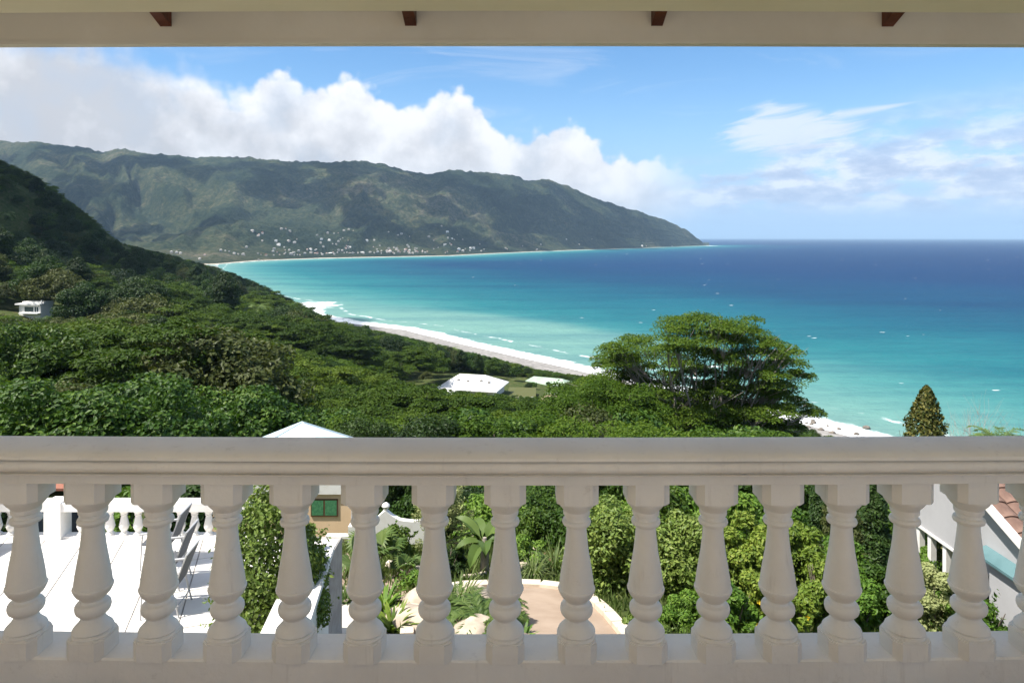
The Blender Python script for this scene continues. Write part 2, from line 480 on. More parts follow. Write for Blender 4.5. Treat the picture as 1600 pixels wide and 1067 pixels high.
M['leaf_gold'] = leafmat('golden_conifer_tip', (0.022, 0.036, 0.008), (0.060, 0.075, 0.016), (0.260, 0.225, 0.060))
M['leaf_pale'] = leafmat('pale_fuzzy_tip', (0.20, 0.24, 0.09), (0.30, 0.33, 0.14), (0.40, 0.42, 0.20), rough=0.8)
M['leaf_conifer'] = leafmat('dark_conifer_spray', (0.018, 0.042, 0.012), (0.040, 0.080, 0.018), (0.075, 0.120, 0.028))
M['leaf_grass'] = leafmat('grass_blade', (0.050, 0.090, 0.020), (0.110, 0.160, 0.045), (0.200, 0.230, 0.090))
M['leaf_palm'] = leafmat('palm_frond_green', (0.040, 0.080, 0.018), (0.085, 0.135, 0.030), (0.150, 0.200, 0.055))
M['flower_red'] = pmat('red_petal', (0.65, 0.03, 0.02), None, rough=0.6)
M['flower_pink'] = pmat('pink_petal', (0.62, 0.14, 0.16), None, rough=0.6)
M['flower_yellow'] = pmat('yellow_petal', (0.75, 0.50, 0.02), None, rough=0.6)
M['flower_white'] = pmat('white_petal', (0.75, 0.72, 0.62), None, rough=0.6)

# ================================================================== THE SHORE, THE SEA AND THE LAND
near_shore = [(420, -400), (330, -120), (262, 60), (205, 150), (158, 225), (140, 274), (129, 293), (100, 340), (49, 404), (13, 451), (-28, 505), (-89, 593),
              (-157, 647), (-205, 705), (-228, 770), (-262, 820), (-330, 900), (-470, 1120), (-700, 1550), (-885, 2032)]
far_px = [(400, 408), (500, 404), (600, 402), (700, 400), (800, 395), (900, 391), (1000, 388), (1105, 384)]
far_shore = [tuple(P(px, py, EYE * F / (py - HZ))[:2]) for px, py in far_px]
shore = np.array(near_shore + far_shore)

def dist_shore(xy, line=shore):
    d = np.full(len(xy), 1e9)
    for a, b in zip(line[:-1], line[1:]):
        ab = b - a
        t = np.clip(((xy - a) @ ab) / (ab @ ab), 0, 1)
        d = np.minimum(d, np.linalg.norm(xy - a - t[:, None] * ab, axis=1))
    return d

def vnoise(x, y, seed=0):
    """smooth value noise in numpy"""
    def h(i, j):
        n = np.sin(i * 127.1 + j * 311.7 + seed * 74.7) * 43758.5453
        return n - np.floor(n)
    i = np.floor(x); j = np.floor(y)
    fx = x - i; fy = y - j
    fx = fx * fx * (3 - 2 * fx); fy = fy * fy * (3 - 2 * fy)
    return (h(i, j) * (1 - fx) + h(i + 1, j) * fx) * (1 - fy) + (h(i, j + 1) * (1 - fx) + h(i + 1, j + 1) * fx) * fy

def fbm(x, y, octs=5, seed=0, gain=0.5):
    s = 0; a = 1; tot = 0
    for k in range(octs):
        s = s + a * vnoise(x * 2 ** k, y * 2 ** k, seed + k * 13); tot += a; a *= gain
    return s / tot

def grid_faces(nu, nv):
    i, j = np.meshgrid(np.arange(nu - 1), np.arange(nv - 1), indexing='ij')
    a = (i * nv + j).ravel()
    return np.stack([a, a + nv, a + nv + 1, a + 1], axis=1)

# ---- sea
def build_sea():
    A = np.radians(np.linspace(-100, 100, 241))
    R = np.concatenate([np.linspace(60, 1200, 150), np.geomspace(1220, 45000, 110)])
    aa, rr_ = np.meshgrid(A, R, indexing='ij')
    xy = np.stack([(np.sin(aa) * rr_).ravel(), (np.cos(aa) * rr_).ravel()], axis=1)
    d = dist_shore(xy)
    pt = np.array((-238.0, 800.0))
    surf = np.clip(1 - np.linalg.norm((xy - pt) * (1.0, 0.6), axis=1) / 55.0, 0, 1)
    surf = np.maximum(surf, np.clip(1 - np.linalg.norm((xy - np.array((118.0, 425.0))) * (0.5, 1.6), axis=1) / 16.0, 0, 1))
    surf = np.maximum(surf, np.clip(1 - np.linalg.norm((xy - np.array(far_shore[-1])) * (1.0, 0.3), axis=1) / 160.0, 0, 1) * 0.9)
    me = bpy.data.meshes.new('sea')
    V = np.column_stack([xy, np.zeros(len(xy))])
    me.from_pydata(V.tolist(), [], grid_faces(len(A), len(R))[:, ::-1].tolist())
    for nm, arr in (('offshore', d), ('surf', surf)):
        at = me.attributes.new(nm, 'FLOAT', 'POINT'); at.data.foreach_set('value', arr.astype(np.float32))
    m = bpy.data.materials.new('sea_water'); m.use_nodes = True
    nt = m.node_tree; b = NB(nt); bs = nt.nodes['Principled BSDF']
    at = new_node(nt, 'ShaderNodeAttribute', attribute_name='offshore')
    sf = new_node(nt, 'ShaderNodeAttribute', attribute_name='surf')
    tcn = new_node(nt, 'ShaderNodeTexCoord'); obj = tcn.outputs['Object']
    n1 = b.noise(obj, 0.0035, 5.0, 0.55); n2 = b.noise(obj, 0.02, 5.0, 0.6)
    off = at.outputs['Fac']
    dd = b.m('ADD', off, b.m('ADD', b.m('MULTIPLY', b.m('SUBTRACT', n1, 0.5), b.step(off, 40.0, 600.0, 40.0, 420.0)), b.m('MULTIPLY', b.m('SUBTRACT', n2, 0.5), b.step(off, 10.0, 300.0, 10.0, 90.0))))
    k = b.m('POWER', b.m('DIVIDE', b.m('MAXIMUM', dd, 0.0), 2100.0), 0.5, clamp=True)
    col = b.ramp(k, [(0.0, (0.19, 0.28, 0.24)), (0.14, (0.130, 0.275, 0.240)), (0.235, (0.052, 0.205, 0.198)), (0.30, (0.016, 0.145, 0.160)),
                     (0.42, (0.005, 0.090, 0.128)), (0.55, (0.002, 0.047, 0.102)), (0.72, (0.001, 0.029, 0.092)), (1.0, (0.001, 0.022, 0.084))])
    sx_ = new_node(nt, 'ShaderNodeSeparateXYZ'); nt.links.new(obj, sx_.inputs[0])
    plume = b.m('MULTIPLY', b.step(b.m('ADD', off, b.m('MULTIPLY', b.m('SUBTRACT', n1, 0.5), 90.0)), 105.0, 150.0, 1.0, 0.0), b.m('MULTIPLY', b.step(sx_.outputs[1], 370.0, 520.0), b.step(sx_.outputs[1], 700.0, 850.0, 1.0, 0.0)))
    col = b.mix(b.m('MULTIPLY', plume, 0.80), col, (0.150, 0.285, 0.245))
    # wind streaks
    ws = b.noise(b.vscale(obj, (0.0022, 0.014, 1.0)), 1.0, 6.0, 0.68)
    col = b.mix(b.m('MULTIPLY', b.step(ws, 0.40, 0.64), 0.70), col, b.mul(col, (0.55, 0.68, 0.80)))
    chop = b.noise(b.vscale(obj, (0.03, 0.09, 1.0)), 1.0, 5.0, 0.7)
    col = b.mix(b.m('MULTIPLY', b.step(chop, 0.40, 0.70), 0.45), col, b.mul(col, (0.55, 0.66, 0.76)))
    # foam along the beaches
    fn = b.noise(obj, 0.06, 6.0, 0.7)
    fw = b.m('ADD', 4.0, b.m('MULTIPLY', fn, 20.0))
    foam = b.m('SUBTRACT', 1.0, b.step(off, b.m('MULTIPLY', fw, 0.75), fw))
    line2 = b.m('ABSOLUTE', b.m('SUBTRACT', off, b.m('ADD', 26.0, b.m('MULTIPLY', n2, 16.0))))
    foam = b.m('MAXIMUM', foam, b.m('MULTIPLY', b.step(line2, 0.5, 3.0, 1.0, 0.0), b.step(fn, 0.46, 0.60)))
    foam = b.m('MAXIMUM', foam, b.step(b.m('ADD', sf.outputs['Fac'], b.m('MULTIPLY', b.m('SUBTRACT', fn, 0.5), 1.4)), 0.42, 0.58))
    lace = b.step(b.noise(obj, 0.22, 5.0, 0.7), 0.34, 0.56, 0.25, 1.0)
    inner = b.step(off, 3.0, 8.0, 1.0, 0.0)
    foam = b.m('MULTIPLY', foam, b.m('MAXIMUM', lace, inner))
    nt.links.new(b.mix(foam, col, (0.78, 0.80, 0.80)), bs.inputs['Base Color'])
    bs.inputs['Roughness'].default_value = 0.45
    bs.inputs['IOR'].default_value = 1.33
    bs.inputs['Specular IOR Level'].default_value = 0.12
    bn = new_node(nt, 'ShaderNodeBump'); bn.inputs['Strength'].default_value = 1.0; bn.inputs['Distance'].default_value = 2.2
    nt.links.new(b.noise(b.vscale(obj, (0.10, 0.22, 1.0)), 1.0, 6.0, 0.62), bn.inputs['Height'])
    nt.links.new(bn.outputs[0], bs.inputs['Normal'])
    me.materials.append(m)
    put('sea', me, kind='structure')
build_sea()

# ---- near hillside
ctrl = []
def g(px, py, Y, below=0.0):
    p = P(px, py, Y); ctrl.append((p[0], p[1], p[2] - below))
for X, Y, z in [(-12, -20, -1.5), (12, -20, -2.5), (-60, -20, 2), (60, -20, -12), (-9, 3, -5.9), (0, 3, -5.9), (10, 3, -6.2), (0, 11, -6.6), (10, 11, -6.9), (-9, 11, -6.3),
                (0, 16, -8.1), (12, 16, -8.7), (-10, 16, -8.0), (4, 22, -10.3), (0, 30, -13.2), (20, 30, -15), (-11, 30, -13.2), (-24, 30, -11.0),
                (0, 60, -23), (30, 60, -25.5), (-40, 60, -19), (70, 60, -33), (0, 100, -35), (40, 100, -38), (-50, 100, -30), (120, 100, -55), (60, 180, -58), (0, 200, -47),
                (110, 60, -46), (200, 60, -70), (160, -60, -45), (300, -100, -72)]:
    ctrl.append((X, Y, EYE + z))
for a in near_shore:
    ctrl.append((a[0], a[1], -0.3))
for px, py, Y, t in [(0, 250, 450, 9), (-150, 190, 480, 9), (100, 310, 500, 9), (180, 380, 600, 9), (250, 395, 650, 9), (340, 415, 700, 9), (400, 450, 720, 9), (440, 468, 740, 9),
                     (200, 500, 170, 9), (200, 600, 90, 9), (50, 620, 70, 8), (500, 560, 200, 9), (600, 620, 130, 9), (560, 515, 400, 10),
                     (450, 485, 450, 9), (300, 455, 400, 9), (100, 440, 350, 9), (20, 400, 400, 9), (0, 350, 420, 9), (-200, 330, 300, 9), (-200, 480, 150, 9), (660, 555, 330, 8),
                     (400, 640, 80, 8), (100, 520, 200, 9)]:
    g(px, py, Y, t)
for X, Y, z in [(-150, 222, EYE - 27.5), (-10, 205, 34.0), (14, 262, 26.5), (-380, 620, 60), (-480, 760, 60), (-520, 900, 20), (-700, 1100, 25), (-700, 700, 110), (-700, 400, 150), (-500, 200, 130), (-300, 0, 110),
                (-250, 120, 85), (-900, 1600, 20), (500, -300, -6), (420, 100, -8), (300, 300, -8), (120, 500, -8), (-60, 760, -8), (-150, 900, -8), (-330, 1150, -8), (-600, 1700, -8)]:
    ctrl.append((X, Y, z))
_ns = np.array(near_shore[2:14])
for _a, _b in zip(_ns[:-1], _ns[1:]):
    _d = (_b - _a) / np.linalg.norm(_b - _a); _n = np.array((-_d[1], _d[0]))
    _n = _n if _n @ np.array((-1.0, -0.4)) > 0 else -_n
    _c = (_a + _b) / 2
    ctrl.append((*(_c + _n * 14), 1.0)); ctrl.append((*(_c + _n * 28), 2.3)); ctrl.append((*(_c + _n * 62), 6.0))
ctrl = np.array(ctrl)
def _kern(a, b):
    d = np.linalg.norm(a[:, None, :] - b[None, :, :], axis=2)
    return d
_A = _kern(ctrl[:, :2], ctrl[:, :2]) + np.eye(len(ctrl)) * 0.5
_B = np.hstack([_A, np.ones((len(ctrl), 1)), ctrl[:, :2]])
_Q = np.zeros((3, len(ctrl) + 3)); _Q[0, :len(ctrl)] = 1; _Q[1:, :len(ctrl)] = ctrl[:, :2].T
_W = np.linalg.solve(np.vstack([_B, _Q]), np.concatenate([ctrl[:, 2], np.zeros(3)]))
def ground(x, y):
    x = np.atleast_1d(np.asarray(x, float)); y = np.atleast_1d(np.asarray(y, float))
    q = np.column_stack([x, y])
    out = np.empty(len(q))
    for i in range(0, len(q), 20000):
        s = q[i:i + 20000]
        out[i:i + 20000] = _kern(s, ctrl[:, :2]) @ _W[:-3] + _W[-3] + s @ _W[-2:]
    return np.maximum(out, -6.0)
def gz(x, y):
    return float(ground(x, y)[0])

def build_hillside():
    xs = np.concatenate([np.linspace(-900, -62, 150), np.linspace(-60, 60, 121), np.linspace(63, 480, 100)])
    ys = np.concatenate([np.linspace(-60, -2, 20), np.linspace(0, 60, 81), np.linspace(63, 1900, 330)])
    xx, yy = np.meshgrid(xs, ys, indexing='ij')
    z = ground(xx.ravel(), yy.ravel())
    far = np.clip((yy.ravel() - 40) / 60, 0, 1)
    z = z + far * (fbm(xx.ravel() / 40, yy.ravel() / 40, 4, 3) - 0.5) * 5.0 * np.clip((z - 3) / 10, 0, 1)
    me = bpy.data.meshes.new('hillside')
    me.from_pydata(np.column_stack([xx.ravel(), yy.ravel(), z]).tolist(), [], grid_faces(len(xs), len(ys)).tolist())
    me.polygons.foreach_set('use_smooth', [True] * len(me.polygons))
    m = bpy.data.materials.new('hillside_soil'); m.use_nodes = True
    nt = m.node_tree; b = NB(nt); bs = nt.nodes['Principled BSDF']
    geo = new_node(nt, 'ShaderNodeNewGeometry')
    s = new_node(nt, 'ShaderNodeSeparateXYZ'); nt.links.new(geo.outputs['Position'], s.inputs[0])
    n1 = b.noise(geo.outputs['Position'], 0.5, 6.0, 0.65)
    soil = b.ramp(n1, [(0.3, (0.030, 0.045, 0.012)), (0.5, (0.055, 0.075, 0.020)), (0.62, (0.085, 0.085, 0.035)), (0.75, (0.13, 0.095, 0.055))])
    nb = b.noise(geo.outputs['Position'], 0.09, 5.0, 0.6)
    hgt = b.m('ADD', s.outputs[2], b.m('MULTIPLY', b.m('SUBTRACT', nb, 0.5), 2.0))
    sand = b.ramp(b.noise(geo.outputs['Position'], 0.3, 5.0, 0.6), [(0.35, (0.19, 0.18, 0.17)), (0.6, (0.30, 0.285, 0.265))])
    nt.links.new(b.mix(b.step(hgt, 1.7, 2.8), sand, soil), bs.inputs['Base Color'])
    bs.inputs['Roughness'].default_value = 0.95
    bs.inputs['Specular IOR Level'].default_value = 0.1
    me.materials.append(m)
    put('hillside', me, kind='structure')
build_hillside()

# ---- far mountains round the bay
ridge_px = [(-500, 180), (-200, 205), (0, 221), (60, 222), (100, 228), (130, 229), (160, 239), (190, 232), (230, 239), (300, 246), (360, 244), (420, 250), (500, 254), (560, 251), (600, 257),
            (640, 268), (672, 273), (700, 265), (740, 268), (800, 273), (825, 282), (858, 280), (890, 292), (920, 306), (960, 319), (1010, 334), (1050, 348), (1080, 364), (1100, 382), (1108, 384)]
coast_px = [(-500, 2300), (0, 1950), (335, 2000), (400, 2307), (500, 2587), (600, 2753), (700, 2943), (800, 3557), (900, 4268), (1000, 5021), (1105, 6566), (1108, 6650)]
dist_px = [(-500, 5600), (0, 5000), (300, 4700), (500, 4500), (700, 4800), (860, 5300), (1000, 5900), (1080, 6500), (1105, 6900), (1108, 7000)]
def far_point(px, t):
    """a point of the mountain side: px is the azimuth, t runs from the coast (0) to the ridge (1) and down behind (2)"""
    px = np.asarray(px, float); t = np.asarray(t, float)
    c = np.interp(px, *zip(*coast_px)); r = np.interp(px, *zip(*dist_px)); rp = np.interp(px, *zip(*ridge_px))
    zr = (HZ - rp) / F * r + EYE
    Y = np.where(t <= 1, c + (r - c) * t, r + (t - 1) * 2200)
    tt = np.clip(t, 0, 1)
    base = 0.055 * np.clip(tt / 0.16, 0, 1) + 0.945 * np.clip((tt - 0.16) / 0.84, 0, 1) ** 1.25
    uu = px / 75.0
    # spurs running down from the ridge, valleys between them
    wv = fbm(uu * 0.6 + 3, tt * 3.0, 3, 5) * 2.6
    sp1 = 1 - np.abs(2 * fbm(uu * 0.55 + wv * 0.8, tt * 2.2 + 9, 3, 21, 0.42) - 1)
    sp2 = 1 - np.abs(2 * fbm(uu * 1.5 + wv, tt * 9.0 + 4, 4, 47, 0.5) - 1)
    amp = np.sin(np.pi * np.clip((tt - 0.08) / 0.92, 0, 1)) ** 0.8
    z = zr * (base + amp * (0.40 * (sp1 - 0.74) + 0.15 * (sp2 - 0.72)))
    z = z + amp * 16 * (fbm(px / 9.0, tt * 30, 4, 90) - 0.5) + np.where(tt > 0.97, 26, 0) * (fbm(px / 7.0, tt * 0 + 2, 4, 33) - 0.5)
    z = np.where(t > 1, zr * np.clip(1 - (t - 1) ** 1.2, 0, 1), z)
    z = np.maximum(z, np.where(tt < 0.002, -3.0, 1.5 + 10 * tt))
    return (px - 800) / F * Y, Y, z

def build_mountains():
    pxs = np.linspace(-500, 1108, 560)
    ts = np.concatenate([np.linspace(0, 0.15, 26), np.linspace(0.157, 1, 150), np.linspace(1.05, 2, 16)])
    pp, tt = np.meshgrid(pxs, ts, indexing='ij')
    x, y, z = far_point(pp.ravel(), tt.ravel())
    me = bpy.data.meshes.new('mountains')
    me.from_pydata(np.column_stack([x, y, z]).tolist(), [], grid_faces(len(pxs), len(ts)).tolist())
    me.polygons.foreach_set('use_smooth', [True] * len(me.polygons))
    at = me.attributes.new('inland', 'FLOAT', 'POINT'); at.data.foreach_set('value', tt.ravel().astype(np.float32))
    m = bpy.data.materials.new('mountain_forest'); m.use_nodes = True
    nt = m.node_tree; b = NB(nt); bs = nt.nodes['Principled BSDF']
    geo = new_node(nt, 'ShaderNodeNewGeometry'); pos = geo.outputs['Position']
    ia = new_node(nt, 'ShaderNodeAttribute', attribute_name='inland')
    n1 = b.noise(pos, 0.0016, 6.0, 0.6); n2 = b.noise(pos, 0.012, 6.0, 0.65); n3 = b.noise(pos, 0.06, 3.0, 0.6)
    f = b.m('ADD', b.m('SUBTRACT', b.m('MULTIPLY', n1, 1.5), 0.28), b.m('ADD', b.m('MULTIPLY', b.m('SUBTRACT', n2, 0.5), 0.75), b.m('MULTIPLY', b.m('SUBTRACT', n3, 0.5), 0.9)))  # vegetation tones, contrast raised so paler patches stand for sunlit ground
    col = b.ramp(f, [(0.24, (0.012, 0.022, 0.012)), (0.42, (0.028, 0.042, 0.022)), (0.55, (0.050, 0.062, 0.030)), (0.68, (0.085, 0.088, 0.045)), (0.82, (0.14, 0.125, 0.085))])
    rock = b.step(b.noise(pos, 0.02, 5.0, 0.7), 0.70, 0.76)
    col = b.mix(b.m('MULTIPLY', rock, b.step(n1, 0.50, 0.6)), col, (0.20, 0.17, 0.14))
    col = b.mix(b.step(b.m('ADD', ia.outputs['Fac'], b.m('MULTIPLY', b.m('SUBTRACT', n2, 0.5), 0.01)), 0.006, 0.011), (0.62, 0.55, 0.45), col)
    nt.links.new(col, bs.inputs['Base Color'])
    bs.inputs['Roughness'].default_value = 1.0
    bs.inputs['Specular IOR Level'].default_value = 0.05
    bn = new_node(nt, 'ShaderNodeBump'); bn.inputs['Strength'].default_value = 1.0; bn.inputs['Distance'].default_value = 26.0
    nt.links.new(b.noise(pos, 0.055, 5.0, 0.7), bn.inputs['Height']); nt.links.new(bn.outputs[0], bs.inputs['Normal'])
    me.materials.append(m)
    put('mountains', me, kind='structure')
build_mountains()

# ================================================================== THE VILLA'S BALCONY
S = 1.3                       # metres per unit of the balustrade layout (baluster axis 2.0 units away)
AX = 2.0 * S
def bow(x):
    """the balustrade and the eaves are very slightly bowed towards the house"""
    return -0.034 * math.cos(min(abs(x) / 3.9, 1.0) * math.pi / 2 * 1.6)

def extrude_x(prof, xs, follow=1.0):
    """sweep a closed (y, z) profile along x, following the bow"""
    G = Geo()
    n = len(prof); v = []; f = []
    for x in xs:
        for y, z in prof:
            v.append((x, y + follow * bow(x), z))
    for i in range(len(xs) - 1):
        for k in range(n):
            a, b = i * n + k, i * n + (k + 1) % n
            f.append((a, b, b + n, a + n))
    f.append(tuple(range(n)))
    f.append(tuple(range((len(xs) - 1) * n + n - 1, (len(xs) - 1) * n - 1, -1)))
    return G.add(v, f)

XS = np.linspace(-3.9, 3.9, 53)
villa = thing('veranda', 'cream veranda roof edge with dark red rafters framing the sea view', 'veranda', (0, 0, EYE - 1.65))
def vput(name, geo, mat, **kw):
    me = geo.mesh(name, M[mat], **kw)
    o = put(name, me, villa)
    return o
def rel(geo):
    for i in range(len(geo.v)):
        geo.v[i] = geo.v[i] - np.array((0, 0, EYE - 1.65))
    return geo
# inner beam over the balustrade
zb = EYE + 349 / F * 2.70 + 0.012
vput('inner_beam', rel(extrude_x([(2.46, zb), (2.475, zb - 0.012), (2.70, zb - 0.012), (2.715, zb), (2.715, zb + 0.34), (2.46, zb + 0.34)], XS)), 'cream')
# outer fascia
yf = 3.62
zf = EYE + 302 / F * yf
vput('fascia', rel(extrude_x([(yf, zf), (yf + 0.03, zf), (yf + 0.03, zf + 0.34), (yf, zf + 0.34)], XS, 0.6)), 'fascia')
vput('fascia_lip', rel(extrude_x([(yf - 0.012, zf - 0.006), (yf + 0.045, zf - 0.006), (yf + 0.045, zf + 0.012), (yf - 0.012, zf + 0.012)], XS, 0.6)), 'fascia')
# rafters, sloping down to the fascia
zr0 = EYE + (HZ - 43) / F * yf
for px in (-110, 261, 643, 1025, 1385, 1760):
    xr = (px - 800) / F * yf
    yr = yf - 0.004 + 0.6 * bow(xr)
    hw = 0.03
    sl_ = 0.36
    G = Geo().hull([(xr - hw, 2.72, zr0 + (yr - 2.72) * sl_), (xr + hw, 2.72, zr0 + (yr - 2.72) * sl_), (xr + hw, yr, zr0), (xr - hw, yr, zr0)],
                   [(xr - hw, 2.72, zr0 + 0.13 + (yr - 2.72) * sl_), (xr + hw, 2.72, zr0 + 0.13 + (yr - 2.72) * sl_), (xr + hw, yr, zr0 + 0.13), (xr - hw, yr, zr0 + 0.13)])
    vput('rafter', rel(G), 'rafter')
# roof boards above the rafters, ceiling behind the beam, cut short so sun reaches the added rear floor
G = Geo().hull([(-6.5, 2.60, zr0 + 0.14 + (yf - 2.60) * sl_), (6.5, 2.60, zr0 + 0.14 + (yf - 2.60) * sl_), (6.5, yf + 0.16, zr0 + 0.14 - 0.16 * sl_), (-6.5, yf + 0.16, zr0 + 0.14 - 0.16 * sl_)],
               [(-6.5, 2.60, zr0 + 0.20 + (yf - 2.60) * sl_), (6.5, 2.60, zr0 + 0.20 + (yf - 2.60) * sl_), (6.5, yf + 0.16, zr0 + 0.20 - 0.16 * sl_), (-6.5, yf + 0.16, zr0 + 0.20 - 0.16 * sl_)])
vput('eave_board', rel(G), 'fascia')
vput('ceiling', rel(Geo().box((-6.5, -1.9, zb + 0.345), (6.5, 2.735, zb + 0.46))), 'interior')
vput('back_wall', rel(Geo().box((-6.5, -7.2, EYE - 1.9), (6.5, -7.0, EYE + 0.9))), 'interior')
for xp in (-4.1, 4.1):
    vput('post', rel(Geo().box((xp - 0.15, 2.44, EYE - 1.65), (xp + 0.15, 2.74, zb + 0.33))), 'cream')
vput('balcony_floor', rel(Geo().box((-6.5, -0.9, EYE - 1.85), (6.5, 2.5, EYE - 1.645))), 'redfloor')
vput('bounce_floor', rel(Geo().box((-6.5, -7.0, EYE - 1.85), (6.5, -0.902, EYE - 1.66))), 'bounce')  # added behind the camera: its sunlit bounce brightens the balustrade
vput('lower_wall', rel(Geo().box((-6.5, 2.2, EYE - 6.6), (6.5, 2.45, EYE - 1.86))), 'sunwhite')

# ---- balustrade
bal = thing('balustrade', 'white classical balustrade with turned balusters along the balcony front', 'balustrade', (0, 0, EYE - 1.65))
def zpx(py, d):
    return EYE - (py - HZ) / F * d
yfr = 1.90 * S                                   # front of the upper roll
z1 = zpx(753, yfr + 0.025)                       # underside of the rail
prof = [(yfr + 0.025, z1), (yfr + 0.025, z1 + 0.034), (yfr + 0.020, z1 + 0.036)]
def roll(y0, zlo, zhi, bulge, n=7):
    out = []
    for k in range(n + 1):
        a = -math.pi / 2 + math.pi * k / n
        out.append((y0 - bulge * math.cos(a), (zlo + zhi) / 2 + (zhi - zlo) / 2 * math.sin(a)))
    return out
prof += [(yfr + 0.002, z1 + 0.037), (yfr + 0.0, z1 + 0.042), (yfr + 0.008, z1 + 0.0435)]
prof += roll(yfr + 0.018, z1 + 0.044, z1 + 0.088, 0.022, 8)
prof += [(yfr + 0.020, z1 + 0.0895), (yfr + 0.012, z1 + 0.091)]
for k in range(17):
    a = math.pi * (k / 16.0)
    prof.append((yfr + 0.115 - 0.119 * math.cos(a), z1 + 0.094 + 0.035 * math.sin(a) ** 0.7))
prof += [(yfr + 0.225, z1 + 0.082), (yfr + 0.232, z1 + 0.04), (yfr + 0.205, z1)]
rail_geo = extrude_x(prof[::-1], XS)
put('rail', rel(rail_geo).mesh('rail', M['white'], smooth=True, angle=28), bal)
# plinth under the balusters
yp = 1.948 * S
zp = zpx(1024, yp)
pl = [(yp, EYE - 1.64), (yp, zp - 0.006), (yp + 0.006, zp), (yp + 0.172, zp), (yp + 0.178, zp - 0.006), (yp + 0.178, EYE - 1.85), (yp + 0.02, EYE - 1.85)]
put('plinth', rel(extrude_x(pl[::-1], XS)).mesh('plinth', M['white'], smooth=True, angle=28), bal)
# one turned baluster
kx = AX / F
bprof = [(993, 29.3), (990, 29.8), (986.5, 29.0), (985, 27.3), (983, 27.8), (981, 29.5), (977, 28.4), (972, 25.2), (966, 21.2), (960, 18.4), (954, 16.6), (951, 17.6), (949, 21.2), (946, 24), (943, 25.3), (939, 25.9), (935, 25.2), (932, 23.2),
         (930, 18.0), (927, 16.8), (924, 18.6), (919, 24.2), (914, 27.1), (910, 28.9), (908, 29.4), (906.6, 29.0), (905.8, 27.4), (900, 27.1), (888, 25.5), (872, 22.9), (852, 19.4), (835, 17.3), (820, 15.9), (813, 15.9), (811, 17.4), (809.5, 21.6), (806, 22.9), (802.5, 21.8),
         (801, 18.4), (796, 18.0), (794.6, 20.7), (791, 21.3), (788, 20.8), (785, 22.4), (780, 27), (775, 30.6), (772, 31.4), (768, 31)]
G = Geo()
zbase = zp - 0.004
squash = lambda py: py if py < 954 else 954 + (py - 954) * 0.67     # the foot is nearer than the axis and shows lower
G.lathe([(EYE - (squash(py) - HZ) * kx, r * kx * 0.97) for py, r in bprof], 40)
def chamfered(h, c):
    return [(-h + c, -h), (h - c, -h), (h, -h + c), (h, h - c), (h - c, h), (-h + c, h), (-h, h - c), (-h, -h + c)]
G.prism(chamfered(29.0 * kx, 10 * kx), zbase, EYE - (981.5 - HZ) * kx)
G.prism(chamfered(27.6 * kx, 10 * kx), EYE - (981.5 - HZ) * kx, EYE - (979 - HZ) * kx)
G.prism(chamfered(31.5 * kx, 10 * kx), EYE - (771 - HZ) * kx, z1 + 0.02)
rel(G)
bmesh_ = G.mesh('baluster', M['white'], smooth=True, angle=30)
bpx = [-165, -58, 47, 152, 256, 362, 466, 574, 682, 791, 899, 1005, 1109, 1210, 1309, 1405, 1507, 1610, 1714, 1818]
for px in bpx:
    xb = (px - 800) / F * AX
    put('baluster', bmesh_, bal, (xb + rng.uniform(-0.004, 0.004), AX - 0.012 + bow(xb), 0), rng.integers(0, 4) * math.pi / 2 + rng.normal() * 0.02)

# ================================================================== THE LOWER TERRACE ON THE LEFT
ZT = EYE - 5.0
TX0, TX1, TY0, TY1 = -10.6, -2.85, 4.2, 11.35
TBX = -4.35          # right end of the terrace balustrade
terr = put('terrace', Geo().box((TX0, TY0, ZT - 1.9), (TX1, TY1 + 0.1, ZT - 0.012)).mesh('terrace', M['grout']), None, kind='structure')
def clip_poly(poly, x0, x1, y0, y1):
    def cut(pl, inside, inter):
        out = []
        for i in range(len(pl)):
            a, b = pl[i], pl[(i + 1) % len(pl)]
            if inside(a):
                out.append(a)
                if not inside(b): out.append(inter(a, b))
            elif inside(b):
                out.append(inter(a, b))
        return out
    def at_x(c): return lambda a, b: (c, a[1] + (b[1] - a[1]) * (c - a[0]) / (b[0] - a[0]))
    def at_y(c): return lambda a, b: (a[0] + (b[0] - a[0]) * (c - a[1]) / (b[1] - a[1]), c)
    for ins, it in ((lambda p: p[0] >= x0, at_x(x0)), (lambda p: p[0] <= x1, at_x(x1)), (lambda p: p[1] >= y0, at_y(y0)), (lambda p: p[1] <= y1, at_y(y1))):
        if poly: poly = cut(poly, ins, it)
    return poly
th = math.radians(18)
ex = np.array((math.cos(th), math.sin(th))); ey = np.array((-math.sin(th), math.cos(th)))
TS = 0.62
tile_cache = {}
for i in range(-18, 14):
    for j in range(-2, 26):
        o = np.array((-6.0, 4.0)) + ex * i * TS + ey * j * TS * 1.6
        gp = 0.010
        sq = [o + ex * gp + ey * gp, o + ex * (TS - gp) + ey * gp, o + ex * (TS - gp) + ey * (TS * 1.6 - gp), o + ex * gp + ey * (TS * 1.6 - gp)]
        poly = clip_poly([tuple(p) for p in sq], TX0 + 0.02, TX1 - 0.02, 7.6, TY1 - 0.02)
        if len(poly) < 3: continue
        A = abs(sum(poly[k][0] * poly[(k + 1) % len(poly)][1] - poly[(k + 1) % len(poly)][0] * poly[k][1] for k in range(len(poly)))) / 2
        if A < 0.01: continue
        if len(poly) == 4 and A > TS * TS * 1.55:
            if 'me' not in tile_cache:
                tile_cache['me'] = Geo().prism([tuple(np.array(p) - o) for p in poly], 0, 0.02).mesh('tile', M['terrace'])
            put('tile', tile_cache['me'], terr, (o[0], o[1], ZT - 0.02 + rng.uniform(-0.0008, 0.0008)))
        else:
            put('tile', Geo().prism(poly, ZT - 0.02, ZT).mesh('tile', M['terrace']), terr)

